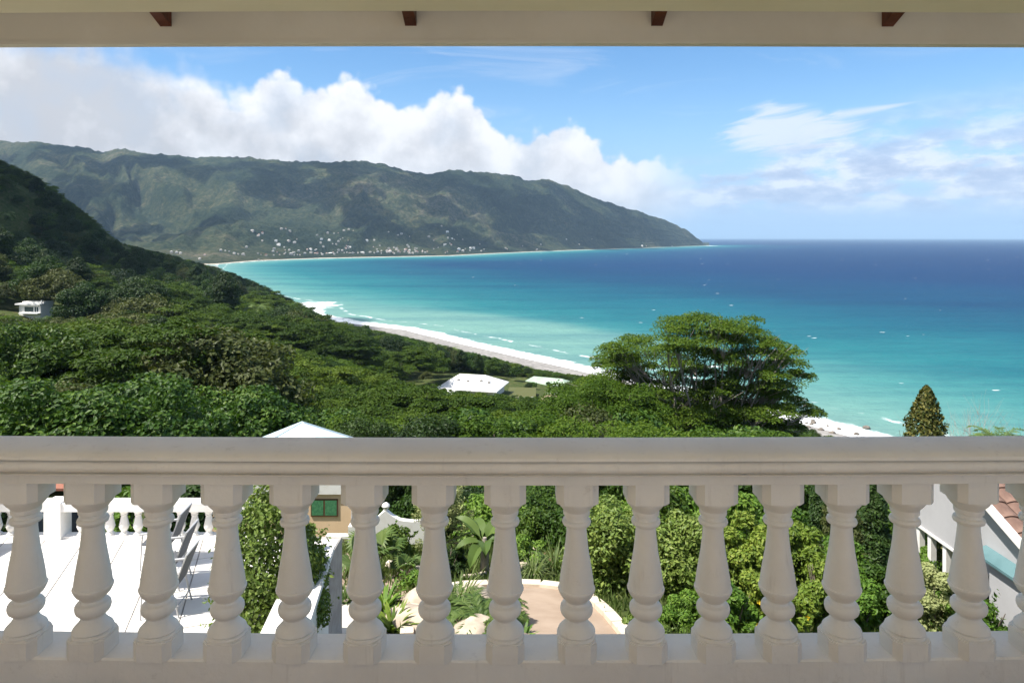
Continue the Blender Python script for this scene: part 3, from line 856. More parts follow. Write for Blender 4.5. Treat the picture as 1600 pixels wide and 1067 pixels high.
# far balustrade of the terrace
tb = thing('balustrade', 'low white balustrade along the far edge of the sunlit tiled terrace', 'balustrade', (0, 0, ZT))
put('rail', Geo().box((TX0, TY1 - 0.05, 0.46), (TBX, TY1 + 0.2, 0.60)).mesh('rail', M['sunwhite']), tb)
put('plinth', Geo().box((TX0, TY1 - 0.02, -0.01), (TBX, TY1 + 0.17, 0.035)).mesh('plinth', M['sunwhite']), tb)
sb = Geo().lathe([(0.03, 0.075), (0.06, 0.075), (0.065, 0.06), (0.10, 0.045), (0.13, 0.062), (0.18, 0.08), (0.23, 0.07), (0.33, 0.05), (0.36, 0.045), (0.375, 0.06), (0.39, 0.05), (0.42, 0.07), (0.47, 0.075)], 14).mesh('baluster', M['sunwhite'], smooth=True)
x = TX0 + 0.1
while x < TBX - 0.1:
    if not (-8.05 < x < -7.35):
        put('baluster', sb, tb, (x, TY1 + 0.075, 0))
    x += 0.236
put('pier', Geo().box((-7.74, TY1 - 0.07, -0.01), (-7.46, TY1 + 0.22, 0.62)).mesh('pier', M['sunwhite']), tb)

# parapet on the terrace's right edge, running towards the house
par = thing('parapet_wall', 'low white parapet wall dappled with leaf shade beside the clipped shrub', 'wall', (0, 0, 0))
put('wall', Geo().hull([(-2.58, 6.6, ZT - 2.2), (-2.22, 6.6, ZT - 2.2), (-2.62, 9.75, ZT - 2.8), (-2.94, 9.75, ZT - 2.8)],
                       [(-2.58, 6.6, ZT + 0.62), (-2.22, 6.6, ZT + 0.62), (-2.62, 9.75, ZT + 0.50), (-2.94, 9.75, ZT + 0.50)]).mesh('wall', M['sunwhite']), par)
put('coping', Geo().hull([(-2.66, 6.6, ZT + 0.622), (-2.14, 6.6, ZT + 0.622), (-2.55, 9.8, ZT + 0.502), (-3.02, 9.8, ZT + 0.502)],
                         [(-2.66, 6.6, ZT + 0.70), (-2.14, 6.6, ZT + 0.70), (-2.55, 9.8, ZT + 0.58), (-3.02, 9.8, ZT + 0.58)]).mesh('coping', M['sunwhite']), par)

# three garden chairs with their backs to the right
def chair_parts():
    parts = []
    fr = Geo()
    t = 0.014
    for s in (-0.27, 0.27):
        fr2 = Geo().tube([(-0.26, s, 0.0), (-0.24, s, 0.44), (-0.22, s, 0.62)], t, 8)
        parts.append(('leg', fr2, 'metal'))
        parts.append(('leg', Geo().tube([(0.30, s, 0.0), (0.20, s, 0.42), (0.16, s, 0.62)], t, 8), 'metal'))
        parts.append(('armrest', Geo().hull([(-0.26, s - 0.025, 0.62), (0.24, s - 0.025, 0.645), (0.24, s + 0.025, 0.645), (-0.26, s + 0.025, 0.62)],
                                            [(-0.26, s - 0.025, 0.645), (0.24, s - 0.025, 0.67), (0.24, s + 0.025, 0.67), (-0.26, s + 0.025, 0.645)]), 'metal'))
    parts.append(('seat', Geo().hull([(-0.26, -0.25, 0.43), (0.20, -0.25, 0.40), (0.20, 0.25, 0.40), (-0.26, 0.25, 0.43)],
                                     [(-0.26, -0.25, 0.445), (0.20, -0.25, 0.415), (0.20, 0.25, 0.415), (-0.26, 0.25, 0.445)]), 'sling'))
    parts.append(('backrest', Geo().hull([(0.20, -0.25, 0.40), (0.215, -0.25, 0.40), (0.215, 0.25, 0.40), (0.20, 0.25, 0.40)],
                                         [(0.40, -0.25, 0.94), (0.415, -0.25, 0.94), (0.415, 0.25, 0.94), (0.40, 0.25, 0.94)]), 'sling'))
    parts.append(('back_frame', Geo().tube([(0.20, -0.27, 0.38), (0.41, -0.27, 0.95), (0.415, 0.27, 0.95), (0.205, 0.27, 0.38)], t, 8), 'metal'))
    parts.append(('stretcher', Geo().tube([(0.27, -0.27, 0.16), (0.27, 0.27, 0.16)], 0.010, 6), 'metal'))
    return [(n, g_.mesh(n, M[mt])) for n, g_, mt in parts]
cp = chair_parts()
for (X, Y, lab) in [(-4.66, 9.18, 'grey mesh garden chair nearest the balcony in the row on the terrace'),
                    (-4.99, 9.87, 'grey mesh garden chair in the middle of the row of three'),
                    (-5.38, 10.50, 'grey mesh garden chair farthest off, close to the low terrace balustrade')]:
    c = thing('garden_chair', lab, 'chair', (X, Y, ZT + 0.001), math.radians(6), 'garden chairs in a row on the terrace')
    c.scale = (0.86, 0.86, 0.86)
    for n, me in cp:
        put(n, me, c)
# dark lounge seat at the left edge
c = thing('lounge_seat', 'black outdoor lounge seat with grey cushion at the left end of terrace', 'seat', (-8.75, 10.55, ZT + 0.001), math.radians(8))
put('base', Geo().box((-0.75, -0.35, 0.06), (0.45, 0.40, 0.24)).mesh('base', M['cushion']), c)
put('cushion', Geo().box((-0.74, -0.34, 0.242), (0.44, 0.22, 0.36)).mesh('cushion', M['cushion']), c)
put('backrest', Geo().hull([(-0.75, 0.20, 0.25), (0.45, 0.20, 0.25), (0.45, 0.30, 0.25), (-0.75, 0.30, 0.25)], [(-0.75, 0.36, 0.66), (0.45, 0.36, 0.66), (0.45, 0.46, 0.66), (-0.75, 0.46, 0.66)]).mesh('backrest', M['black']), c)
put('armrest', Geo().hull([(0.40, -0.34, 0.24), (0.49, -0.34, 0.24), (0.49, 0.40, 0.24), (0.40, 0.40, 0.24)], [(0.40, -0.30, 0.36), (0.49, -0.30, 0.36), (0.49, 0.44, 0.66), (0.40, 0.44, 0.66)]).mesh('armrest', M['black']), c)
for lx in (-0.7, 0.38):
    for ly in (-0.3, 0.33):
        put('leg', Geo().box((lx, ly, 0), (lx + 0.05, ly + 0.05, 0.058)).mesh('leg', M['black']), c)

# ================================================================== GARDEN GROUND: PATH, DRIVEWAY, KERBS
def sheet(name, outline, lift, mat, kind='structure', thick=0.0, parent=None, sub=3):
    """flat sheet that follows the hillside, from an outline of (x, y) points: a fan of small strips"""
    pts = np.array(outline)
    c = pts.mean(axis=0)
    rings = [c + (pts - c) * s for s in np.linspace(0.001, 1, 9)]
    G = Geo(); v = []; n = len(pts)
    for r_ in rings:
        z = ground(r_[:, 0], r_[:, 1]) + lift
        v += [(a[0], a[1], b) for a, b in zip(r_, z)]
    f = []
    for i in range(len(rings) - 1):
        for k in range(n):
            a, b = i * n + k, i * n + (k + 1) % n
            f.append((a, b, b + n, a + n))
    if thick:
        z = ground(pts[:, 0], pts[:, 1]) + lift - thick
        base = len(v); v += [(a[0], a[1], b) for a, b in zip(pts, z)]
        i0 = (len(rings) - 1) * n
        f += [(i0 + k, i0 + (k + 1) % n, base + (k + 1) % n, base + k) for k in range(n)]
    G.add(v, f)
    return put(name, G.mesh(name, M[mat]), parent, kind=kind)
def gpt(px, py):
    """hillside point seen at a photo pixel (marching along the sight line)"""
    for Y in np.linspace(6, 120, 2300):
        p = P(px, py, Y)
        if gz(p[0], Y) >= p[2]:
            return (p[0], Y)
    return (p[0], Y)
def smooth_closed(pts, n=40):
    pts = np.array(pts); m = len(pts); out = []
    for i in range(m):
        p0, p1, p2, p3 = pts[i - 1], pts[i], pts[(i + 1) % m], pts[(i + 2) % m]
        for t in np.linspace(0, 1, max(2, n // m), endpoint=False):
            out.append(0.5 * ((2 * p1) + (-p0 + p2) * t + (2 * p0 - 5 * p1 + 4 * p2 - p3) * t ** 2 + (-p0 + 3 * p1 - 3 * p2 + p3) * t ** 3))
    return np.array(out)
drive_outline = smooth_closed([gpt(*q) for q in [(690, 928), (760, 921), (822, 920), (880, 925), (920, 942), (965, 985), (990, 1040), (880, 1060), (740, 1060), (650, 1040), (640, 975)]], 66)
sheet('driveway', drive_outline, 0.07, 'drive')
# kerb round the driveway: separate stones
kerb = put('kerb', None, None, kind='structure')
dl = drive_outline
seg = np.linalg.norm(np.roll(dl, -1, axis=0) - dl, axis=1)
cum = np.concatenate([[0], np.cumsum(seg)])
s = 0.0
while s < cum[-1] - 0.6:
    def at(q):
        k = min(int(np.searchsorted(cum, q, side='right')) - 1, len(dl) - 1)
        t = (q - cum[k]) / (seg[k] + 1e-9)
        return dl[k] * (1 - t) + dl[(k + 1) % len(dl)] * t
    a, b = at(s + 0.01), at(s + 0.59)
    if a[1] > 11.2:
        d = (b - a) / np.linalg.norm(b - a); nn = np.array((d[1], -d[0])) * 0.11
        za, zb_ = gz(*a), gz(*b)
        lo = [(*(a - nn), za - 0.1), (*(b - nn), zb_ - 0.1), (*(b + nn), zb_ - 0.1), (*(a + nn), za - 0.1)]
        up = [(*(a - nn), za + 0.17), (*(b - nn), zb_ + 0.17), (*(b + nn), zb_ + 0.17), (*(a + nn), za + 0.17)]
        put('kerb_stone', Geo().hull(lo, up).mesh('kerb_stone', M['kerb']), kerb)
    s += 0.6
sheet('path', smooth_closed([gpt(*q) for q in [(528, 930), (548, 925), (566, 950), (600, 985), (640, 1040), (560, 1060), (512, 1000)]], 40), 0.05, 'path')
sheet('path', smooth_closed([gpt(*q) for q in [(540, 868), (560, 862), (572, 890), (552, 925), (530, 925)]], 40), 0.045, 'drive')
sheet('path', smooth_closed([gpt(*q) for q in [(596, 905), (640, 893), (672, 897), (670, 925), (640, 940), (600, 935)]], 40), 0.045, 'drive')
sheet('earth_bank', smooth_closed([gpt(*q) for q in [(845, 848), (870, 842), (884, 860), (880, 890), (855, 892)]], 30), 0.06, 'earth')

# ================================================================== BUILDINGS
# ---- garden house with the pale blue hipped roof
def bldg(name, label, loc, rotz=0.0, cat='house', group=None):
    return thing(name, label, cat, loc, rotz, group)
zg = gz(-9, 31) - 0.3
gh = bldg('garden_house', 'peach garden house with pale blue hipped roof and green curtained window', (0, 0, 0))
Yw = 29.6
ex0, ex1 = P(318, 0, Yw)[0], P(549, 0, Yw)[0]
zw0, zw1 = P(0, 852, Yw)[2], P(0, 770, Yw)[2]
put('wall', Geo().box((ex0, Yw, zw0 - 2.5), (ex1, Yw + 4.5, zw1)).mesh('wall', M['peach']), gh)
put('gutter_beam', Geo().box((ex0 - 0.3, Yw - 0.12, zw1 - 0.02), (ex1 + 0.28, Yw + 4.65, zw1 + 0.515)).mesh('gutter_beam', M['sunwhite']), gh)
ap = P(472, 661, Yw + 2.6)
roof_c = [P(392, 742, Yw - 0.3), P(600, 704, Yw + 3.0), P(520, 690, Yw + 7.5), P(352, 712, Yw + 3.4)]
ez = zw1 + 0.52
rc = [np.array((c_[0], c_[1], ez)) for c_ in (np.array((ex0 - 0.1, Yw - 0.11, 0)), np.array((ex1 + 0.26, Yw - 0.1, 0)), np.array((ex1 + 0.36, Yw + 4.7, 0)), np.array((ex0 - 0.28, Yw + 4.7, 0)))]
apex = np.array((ap[0], ap[1], ap[2]))
def roof_panel(a, b):
    th_ = np.array((0, 0, 0.05))
    return Geo().hull([a, b, apex], [a + th_, b + th_, apex + th_])
for k in range(4):
    put('roof_panel', roof_panel(rc[k], rc[(k + 1) % 4]).mesh('roof_panel', M['roofblue']), gh)
for k in range(4):
    put('ridge_cap', Geo().tube([rc[k] + (0, 0, 0.05), apex + (0, 0, 0.05)], 0.045, 6).mesh('ridge_cap', M['roofseam']), gh)
a_, b_ = P(486, 779, Yw), P(528, 806, Yw)
wn = put('window', Geo().box((a_[0], Yw - 0.05, b_[2]), (b_[0], Yw - 0.002, a_[2])).mesh('window', M['brownframe']), gh)
mid = (a_[0] + b_[0]) / 2
for x0, x1 in ((a_[0] + 0.04, mid - 0.035), (mid + 0.035, b_[0] - 0.04)):
    put('pane', Geo().box((x0, Yw - 0.056, b_[2] + 0.05), (x1, Yw - 0.051, a_[2] - 0.05)).mesh('pane', M['greencurtain']), wn)
put('downpipe', Geo().tube([(ex1 + 0.07, Yw - 0.08, zw0 - 1.5), (ex1 + 0.07, Yw - 0.08, zw1)], 0.06, 8).mesh('downpipe', M['palegrey']), gh)
tr_ = thing('porch_wall', 'small white porch balustrade below the green curtained window', 'wall', (0, 0, 0))
a_, b_ = P(508, 838, Yw - 2.2), P(545, 872, Yw - 2.2)
put('rail', Geo().box((a_[0], Yw - 2.2, a_[2] - 0.09), (b_[0], Yw - 1.9, a_[2])).mesh('rail', M['sunwhite']), tr_)
put('base', Geo().box((a_[0], Yw - 2.2, b_[2] - 1.2), (b_[0], Yw - 1.9, P(0, 853, Yw - 2.2)[2])).mesh('base', M['sunwhite']), tr_)
put('pier', Geo().box((b_[0] - 0.02, Yw - 2.24, b_[2] - 1.2), (b_[0] + 0.34, Yw - 1.6, P(0, 822, Yw - 2.2)[2])).mesh('pier', M['sunwhite']), tr_)
pb = Geo().lathe([(0, 0.06), (0.1, 0.085), (0.2, 0.055), (0.33, 0.07)], 10).mesh('baluster', M['sunwhite'], smooth=True)
for k in range(4):
    put('baluster', pb, tr_, (a_[0] + 0.12 + k * 0.26, Yw - 2.05, P(0, 853, Yw - 2.2)[2] - 0.005))

# ---- white garden wall with a curved top and ball finial
gw = thing('garden_wall', 'white garden wall with sweeping curved top and ball finial', 'wall', (0, 0, 0))
Yg = 24.0
xs_ = np.linspace(P(586, 0, Yg)[0], P(668, 0, Yg)[0], 25)
topz = [P(0, np.interp((x_ / Yg * F + 800), [586, 592, 602, 612, 625, 642, 668], [812, 806, 797, 806, 813, 815, 815]), Yg)[2] for x_ in xs_]
G = Geo()
n_ = len(xs_)
v_ = [(x_, Yg, t_) for x_, t_ in zip(xs_, topz)] + [(x_, Yg + 0.22, t_) for x_, t_ in zip(xs_, topz)] + [(x_, Yg, P(0, 850, Yg)[2]) for x_ in xs_] + [(x_, Yg + 0.22, P(0, 850, Yg)[2]) for x_ in xs_]
f_ = []
for i in range(n_ - 1):
    f_ += [(i, i + 1, n_ + i + 1, n_ + i), (2 * n_ + i, 2 * n_ + i + 1, i + 1, i), (n_ + i, n_ + i + 1, 3 * n_ + i + 1, 3 * n_ + i)]
f_ += [(0, n_, 3 * n_, 2 * n_), (n_ - 1, 2 * n_ - 1 + 0, 4 * n_ - 1, 3 * n_ - 1)]
put('wall', G.add(v_, f_).mesh('wall', M['sunwhite']), gw)
fp = P(602, 792, Yg)
put('finial', Geo().lathe([(fp[2] - 0.16, 0.10), (fp[2] - 0.1, 0.07), (fp[2] - 0.06, 0.12), (fp[2], 0.145), (fp[2] + 0.06, 0.12), (fp[2] + 0.12, 0.04)], 14, fp[0], Yg + 0.11).mesh('finial', M['sunwhite'], smooth=True), gw)

# ---- neighbouring house on the right
nh = bldg('neighbour_house', 'grey walled neighbour house with brown tiled gable roof and teal canopy', (0, 0, 0))
WX = 9.0
def wz(px, py):
    Y = WX * F / (px - 800)
    return Y, EYE - (py - HZ) / F * Y
yA, zA = wz(1538, 772); yB, zB = wz(1584, 824)
slope = (zA - zB) / (yA - yB)
yr_, yfar, ynear = 13.9, 15.25, 10.2
zrid = zA + slope * (yr_ - yA)
def rake(y):
    return zrid - slope * abs(y - yr_)
zlow = EYE - 0.7049 * WX
poly = [(ynear, zlow - 3.5), (12.85, zlow - 3.5), (12.85, zlow), (yfar, zlow), (yfar, rake(yfar)), (yr_, zrid), (ynear, rake(ynear))]
G = Geo()
n_ = len(poly)
G.add([(WX, y_, z_) for y_, z_ in poly] + [(WX + 0.2, y_, z_) for y_, z_ in poly], [tuple(range(n_)), tuple(range(2 * n_ - 1, n_ - 1, -1))] + [(i, n_ + i, n_ + (i + 1) % n_, (i + 1) % n_) for i in range(n_)])
put('gable_wall', G.mesh('gable_wall', M['palegrey']), nh)
put('side_wall', Geo().box((WX + 0.2, yfar - 0.2, zlow - 0.02), (WX + 6, yfar, rake(yfar))).mesh('side_wall', M['palegrey']), nh)
put('inner_wall', Geo().box((WX + 1.6, ynear, zlow - 3.5), (WX + 1.8, yfar, zlow + 0.1)).mesh('inner_wall', M['darkinside']), nh)  # near-black wall colour stands in for the shade inside the porch
put('porch_ceiling', Geo().box((WX + 0.2, 12.6, zlow), (WX + 1.7, yfar - 0.21, zlow + 0.1)).mesh('porch_ceiling', M['palegrey']), nh)
for px in (1433, 1450.5, 1474):
    yq = WX * F / (px - 800)
    put('post', Geo().box((WX + 0.02, yq - 0.06, zlow - 3.3), (WX + 0.14, yq + 0.06, zlow - 0.002)).mesh('post', M['sunwhite']), nh)
put('trim', Geo().box((WX - 0.03, 12.9, zlow - 0.05), (WX + 0.19, yfar, zlow - 0.003)).mesh('trim', M['sunwhite']), nh)
for y0, y1 in ((ynear, yr_), (yr_, yfar + 0.3)):
    z0, z1_ = rake(y0), rake(y1)
    put('bargeboard', Geo().hull([(WX - 0.26, y0, z0 + 0.03), (WX - 0.22, y0, z0 + 0.03), (WX - 0.22, y1, z1_ + 0.03), (WX - 0.26, y1, z1_ + 0.03)],
                                 [(WX - 0.26, y0, z0 + 0.22), (WX - 0.22, y0, z0 + 0.22), (WX - 0.22, y1, z1_ + 0.22), (WX - 0.26, y1, z1_ + 0.22)]).mesh('bargeboard', M['sunwhite']), nh)
rf = put('roof', Geo().hull([(WX - 0.22, ynear, rake(ynear) + 0.02), (WX + 6, ynear, rake(ynear) + 0.02), (WX + 6, yr_, zrid + 0.02), (WX - 0.22, yr_, zrid + 0.02)],
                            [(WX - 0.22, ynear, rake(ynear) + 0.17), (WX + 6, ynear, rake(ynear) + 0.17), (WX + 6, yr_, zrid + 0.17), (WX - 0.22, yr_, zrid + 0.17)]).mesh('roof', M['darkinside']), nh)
put('rear_roof', Geo().hull([(WX - 0.22, yfar + 0.3, rake(yfar + 0.3) + 0.02), (WX + 6, yfar + 0.3, rake(yfar + 0.3) + 0.02), (WX + 6, yr_, zrid + 0.02), (WX - 0.22, yr_, zrid + 0.02)],
                            [(WX - 0.22, yfar + 0.3, rake(yfar + 0.3) + 0.2), (WX + 6, yfar + 0.3, rake(yfar + 0.3) + 0.2), (WX + 6, yr_, zrid + 0.2), (WX - 0.22, yr_, zrid + 0.2)]).mesh('rear_roof', M['rooftile']), nh)
# tiles: rolled, overlapping, in courses
tw, tl_ = 0.30, 0.36
ang = math.atan(slope)
G = Geo()
v_ = []; f_ = []
for k in range(9):
    xk = tw * k / 8; h_ = 0.045 * math.sin(math.pi * min(1, max(0, k / 8.0))) ** 0.8
    v_ += [(xk, 0, h_ + 0.035), (xk, tl_ + 0.05, h_ - 0.0), (xk, 0, h_ + 0.012), (xk, tl_ + 0.05, h_ - 0.02)]
for k in range(8):
    a = 4 * k; b = a + 4
    f_ += [(a, b, b + 1, a + 1), (a + 2, a + 3, b + 3, b + 2), (a, a + 2, b + 2, b)]
tile_me = G.add(v_, f_).mesh('roof_tile', M['rooftile'])
for r_ in range(11):
    for c_ in range(8):
        y_ = ynear + 0.02 + r_ * tl_ * math.cos(ang)
        o = put('roof_tile', tile_me, rf, (WX - 0.22 + c_ * (tw + 0.012), y_, rake(y_) + 0.175))
        o.rotation_euler = (ang, 0, rng.uniform(-0.01, 0.01))
# teal canopy and the block beneath it
zc = EYE - 5.86
put('canopy', Geo().hull([(8.70, 11.0, zc - 0.10), (8.998, 11.0, zc - 0.02), (8.998, 12.96, zc - 0.02), (8.70, 12.96, zc - 0.10)],
                         [(8.70, 11.0, zc - 0.05), (8.998, 11.0, zc + 0.03), (8.998, 12.96, zc + 0.03), (8.70, 12.96, zc - 0.05)]).mesh('canopy', M['teal']), nh)
put('annex_wall', Geo().box((8.82, 10.4, zc - 3.0), (8.995, 12.62, zc - 0.09)).mesh('annex_wall', M['palegrey']), nh)

# ---- houses on the slope towards the beach
def hip_roof(name, x0, x1, y0, y1, z0, h, over, mat, parent, ridge=0.4):
    cx_, cy_ = (x0 + x1) / 2, (y0 + y1) / 2
    rl = (x1 - x0) * ridge / 2
    b_ = [(x0 - over, y0 - over, z0), (x1 + over, y0 - over, z0), (x1 + over, y1 + over, z0), (x0 - over, y1 + over, z0)]
    v = b_ + [(cx_ - rl, cy_, z0 + h), (cx_ + rl, cy_, z0 + h)] + [(a[0], a[1], a[2] - 0.25) for a in b_]
    f = [(0, 1, 5, 4), (1, 2, 5), (2, 3, 4, 5), (3, 0, 4), (6, 7, 1, 0), (7, 8, 2, 1), (8, 9, 3, 2), (9, 6, 0, 3), (9, 8, 7, 6)]
    return put(name, Geo().add(v, f).mesh(name, M[mat]), parent)
def wall_windows(parent, x0, x1, y, z0, n, w_=1.2, h_=1.3):
    for k in range(n):
        xc = x0 + (x1 - x0) * (k + 0.5) / n
        put('window', Geo().box((xc - w_ / 2, y - 0.06, z0), (xc + w_ / 2, y - 0.004, z0 + h_)).mesh('window', M['glass']), parent)

p = P(738, 597, 205); zg = gz(p[0], 205)
mh = bldg('white_roofed_house', 'large house with bright white hipped roofs above the beach', (p[0], 205, p[2] - 4.6), math.radians(-14))
put('wall', Geo().box((-8.2, -5.5, -5), (8.2, 6.5, 3.6)).mesh('wall', M['sunwhite']), mh)
hip_roof('roof', -8.2, 8.2, -5.5, 6.5, 3.62, 3.2, 1.2, 'roofwhite', mh, 0.5)
put('wing_wall', Geo().box((-9.5, -9.8, -5), (-2.6, -5.52, 2.3)).mesh('wing_wall', M['sunwhite']), mh)
hip_roof('wing_roof', -9.5, -2.6, -9.8, -4.5, 2.32, 1.9, 0.9, 'roofwhite', mh, 0.3)
wall_windows(mh, -2.2, 8.0, -5.5, 0.6, 4, 1.4, 1.8)
wall_windows(mh, -9.3, -2.8, -9.8, 0.2, 3, 1.2, 1.4)
for dx, dy in ((-3.5, -2.5), (-0.5, -2.8), (3.5, -2.4), (6.0, -3.0)):
    t_ = (dy + 5.5 + 1.2) / 7.2
    o = put('roof_vent', Geo().box((-0.35, -0.35, -0.2), (0.35, 0.35, 0.45)).mesh('roof_vent', M['concrete']), mh, (dx, dy, 3.62 + 3.2 * t_))
# lawn and hedge wall beside it
lw = [gpt_ for gpt_ in [(p[0] + 10, 201), (p[0] + 19, 202), (p[0] + 19.5, 216), (p[0] + 11, 217)]]
pl_ = thing('retaining_wall', 'low grey wall edging the small lawn beside the white roofed house', 'wall', (0, 0, 0))
zl = P(800, 603, 214)[2] - 1.0
put('lawn_bed', Geo().prism(lw, zl - 5, zl).mesh('lawn_bed', leafmat('dry_lawn', (0.10, 0.11, 0.03), (0.13, 0.135, 0.04), (0.16, 0.15, 0.05))), pl_)
put('wall', Geo().hull([(p[0] + 9.5, 200.2, zl - 5), (p[0] + 19.4, 201.3, zl - 5), (p[0] + 19.4, 201.8, zl - 5), (p[0] + 9.5, 200.7, zl - 5)], [(p[0] + 9.5, 200.2, zl + 0.5), (p[0] + 19.4, 201.3, zl + 0.5), (p[0] + 19.4, 201.8, zl + 0.5), (p[0] + 9.5, 200.7, zl + 0.5)]).mesh('wall', M['concrete']), pl_)

p = P(856, 594, 250)
h2 = bldg('green_roofed_house', 'long house with pale green roof close behind the beach', (p[0], 250, p[2] - 4.0), math.radians(-24))
put('wall', Geo().box((-8, -4, -6), (8, 4, 3.0)).mesh('wall', M['sunwhite']), h2)
hip_roof('roof', -8, 8, -4, 4, 3.02, 2.0, 0.9, 'roofgreen', h2, 0.7)
wall_windows(h2, -7, 7, -4, 0.6, 4)
p = P(872, 613, 222)
h3 = bldg('flat_roofed_shed', 'small flat grey roofed shed beside the pale green roof', (p[0], 222, p[2] - 3.0), math.radians(-20))
put('wall', Geo().box((-2.6, -2, -5), (2.6, 2, 2.6)).mesh('wall', M['concrete']), h3)
put('roof', Geo().box((-3.1, -2.5, 2.61), (3.1, 2.5, 2.85)).mesh('roof', M['palegrey']), h3)
p = P(862, 622, 175)
h4 = bldg('pink_roofed_house', 'small house with pink pyramid roof among the trees', (p[0], 175, p[2] - 3.2), math.radians(25))
put('wall', Geo().box((-1.9, -1.9, -6), (1.9, 1.9, 2.6)).mesh('wall', M['roofpink']), h4)
hip_roof('roof', -1.9, 1.9, -1.9, 1.9, 2.62, 1.9, 0.5, 'roofpink', h4, 0.05)
p = P(601, 541, 420)
h5 = bldg('small_white_house', 'small pale roof peeping from the trees near the dark cypress', (p[0], 420, p[2] - 3.5), math.radians(15))
put('wall', Geo().box((-3.5, -3, -6), (3.5, 3, 2.6)).mesh('wall', M['sunwhite']), h5)
hip_roof('roof', -3.5, 3.5, -3, 3, 2.62, 1.6, 0.6, 'roofwhite', h5, 0.4)
# ---- white modern house on the left slope
Ym = 220.0
p = P(46, 484, Ym)
mv = bldg('hillside_villa', 'white flat roofed villa with dark windows on the left hillside', (p[0], Ym, p[2]), math.radians(-8))
mv.scale = (0.72, 0.72, 0.72)
put('wall', Geo().box((-5.2, 0, -6), (5.6, 7, 2.1)).mesh('wall', M['sunwhite']), mv)
put('roof_slab', Geo().box((-6.6, -0.9, 2.11), (5.9, 7.4, 2.75)).mesh('roof_slab', M['roofwhite']), mv)
put('parapet', Geo().box((-5.0, 1.5, 2.76), (5.7, 7.0, 3.5)).mesh('parapet', M['roofwhite']), mv)
put('chimney', Geo().box((5.2, 0.5, 2.76), (5.7, 1.0, 4.2)).mesh('chimney', M['roofwhite']), mv)
for x0, x1 in ((-2.4, 2.0), (2.6, 3.4), (3.7, 4.4)):
    put('window', Geo().box((x0, -0.06, -0.9), (x1, -0.004, 1.3)).mesh('window', M['glass']), mv)
put('terrace_slab', Geo().box((-3.5, -2.2, -1.6), (6.0, -0.07, -1.25)).mesh('terrace_slab', M['roofwhite']), mv)
p = P(108, 511, 200)
mv2 = bldg('grey_roofed_hut', 'small grey roofed hut in the bushes below the hillside villa', (p[0], 200, p[2] - 3.0), math.radians(10))
put('wall', Geo().box((-1.8, -1.5, -5), (1.8, 1.5, 2.2)).mesh('wall', M['palegrey']), mv2)
hip_roof('roof', -1.8, 1.8, -1.5, 1.5, 2.22, 0.9, 0.4, 'palegrey', mv2, 0.5)

# ---- village round the bay: small houses on the far shore
vg = 'houses of the village on the far shore'
protos = []
for k, (sx_, sy_, hh, rm, wm) in enumerate([(14, 9, 5, 'villageroof', 'villagewall'), (20, 11, 7, 'villageroof', 'villagewall'), (12, 10, 4, 'roofpink', 'villagewall'), (26, 12, 8, 'roofwhite', 'sunwhite'), (13, 9, 5, 'roofred', 'villagewall'), (18, 10, 6, 'concrete', 'villagewall')]):
    wl = Geo().box((-sx_ / 2, -sy_ / 2, -8), (sx_ / 2, sy_ / 2, hh)).mesh('wall', M[wm])
    b_ = [(-sx_ / 2 - 1, -sy_ / 2 - 1, hh + 0.05), (sx_ / 2 + 1, -sy_ / 2 - 1, hh + 0.05), (sx_ / 2 + 1, sy_ / 2 + 1, hh + 0.05), (-sx_ / 2 - 1, sy_ / 2 + 1, hh + 0.05)]
    rl = Geo().add(b_ + [(-sx_ * 0.22, 0, hh + 3.2), (sx_ * 0.22, 0, hh + 3.2)], [(0, 1, 5, 4), (1, 2, 5), (2, 3, 4, 5), (3, 0, 4), (3, 2, 1, 0)]).mesh('roof', M[rm])
    protos.append((wl, rl))
village = [(252, .045), (246, .05), (262, .04), (276, .105), (268, .1), (282, .1), (320, .09), (345, .125), (352, .12), (358, .11), (366, .09), (372, .085), (380, .08), (312, .05), (404, .004)]
for k in range(185):
    c_ = rng.choice([430, 470, 530, 545, 610, 650, 700, 740, 820], p=[.13, .12, .16, .17, .14, .1, .08, .06, .04])
    village.append((c_ + rng.normal() * 26, float(np.clip(abs(rng.normal() * 0.12) + 0.05, 0.05, 0.27))))
village += [(868, .42), (885, .20), (905, .16), (838, .03), (1003, .12), (1010, .1), (1050, .05), (925, .22), (690, .30), (650, .12), (522, .25), (545, .28), (740, .12), (790, .1)]
for k, (px, t_) in enumerate(village):
    x_, y_, z_ = far_point(np.array([px]), np.array([t_]))
    q = rng.choice(6, p=[.30, .20, .10, .10, .14, .16])
    h_ = bldg('village_house', 'small pale house in the village strung along the far shore of the bay', (float(x_[0]), float(y_[0]), float(z_[0]) + 2), rng.uniform(-0.5, 0.5), 'house', vg)
    sc = rng.uniform(0.28, 0.66) * (0.8 + 0.2 * y_[0] / 2600)
    h_.scale = (sc, sc, sc)
    put('wall', protos[q][0], h_); put('roof', protos[q][1], h_)

# ================================================================== VEGETATION
def unit(v):
    return v / (np.linalg.norm(v, axis=-1, keepdims=True) + 1e-9)

def blob_leaves(G, centre, rad, n, ll, lw, r, up=0.35, shell=0.55, flat=1.0):
    """leaves spread through the outer part of one clump"""
    d = unit(r.normal(size=(n, 3)) + np.array((0, 0, up)))
    q = r.uniform(shell, 1.0, n)[:, None] ** 0.7
    pos = np.asarray(centre) + d * q * np.asarray(rad)
    nor = unit(d * np.array((1, 1, 1.0 / flat)) + r.normal(size=(n, 3)) * 0.55 + np.array((0, 0, 0.35)))
    G.leaves(pos, nor, ll, lw, r)

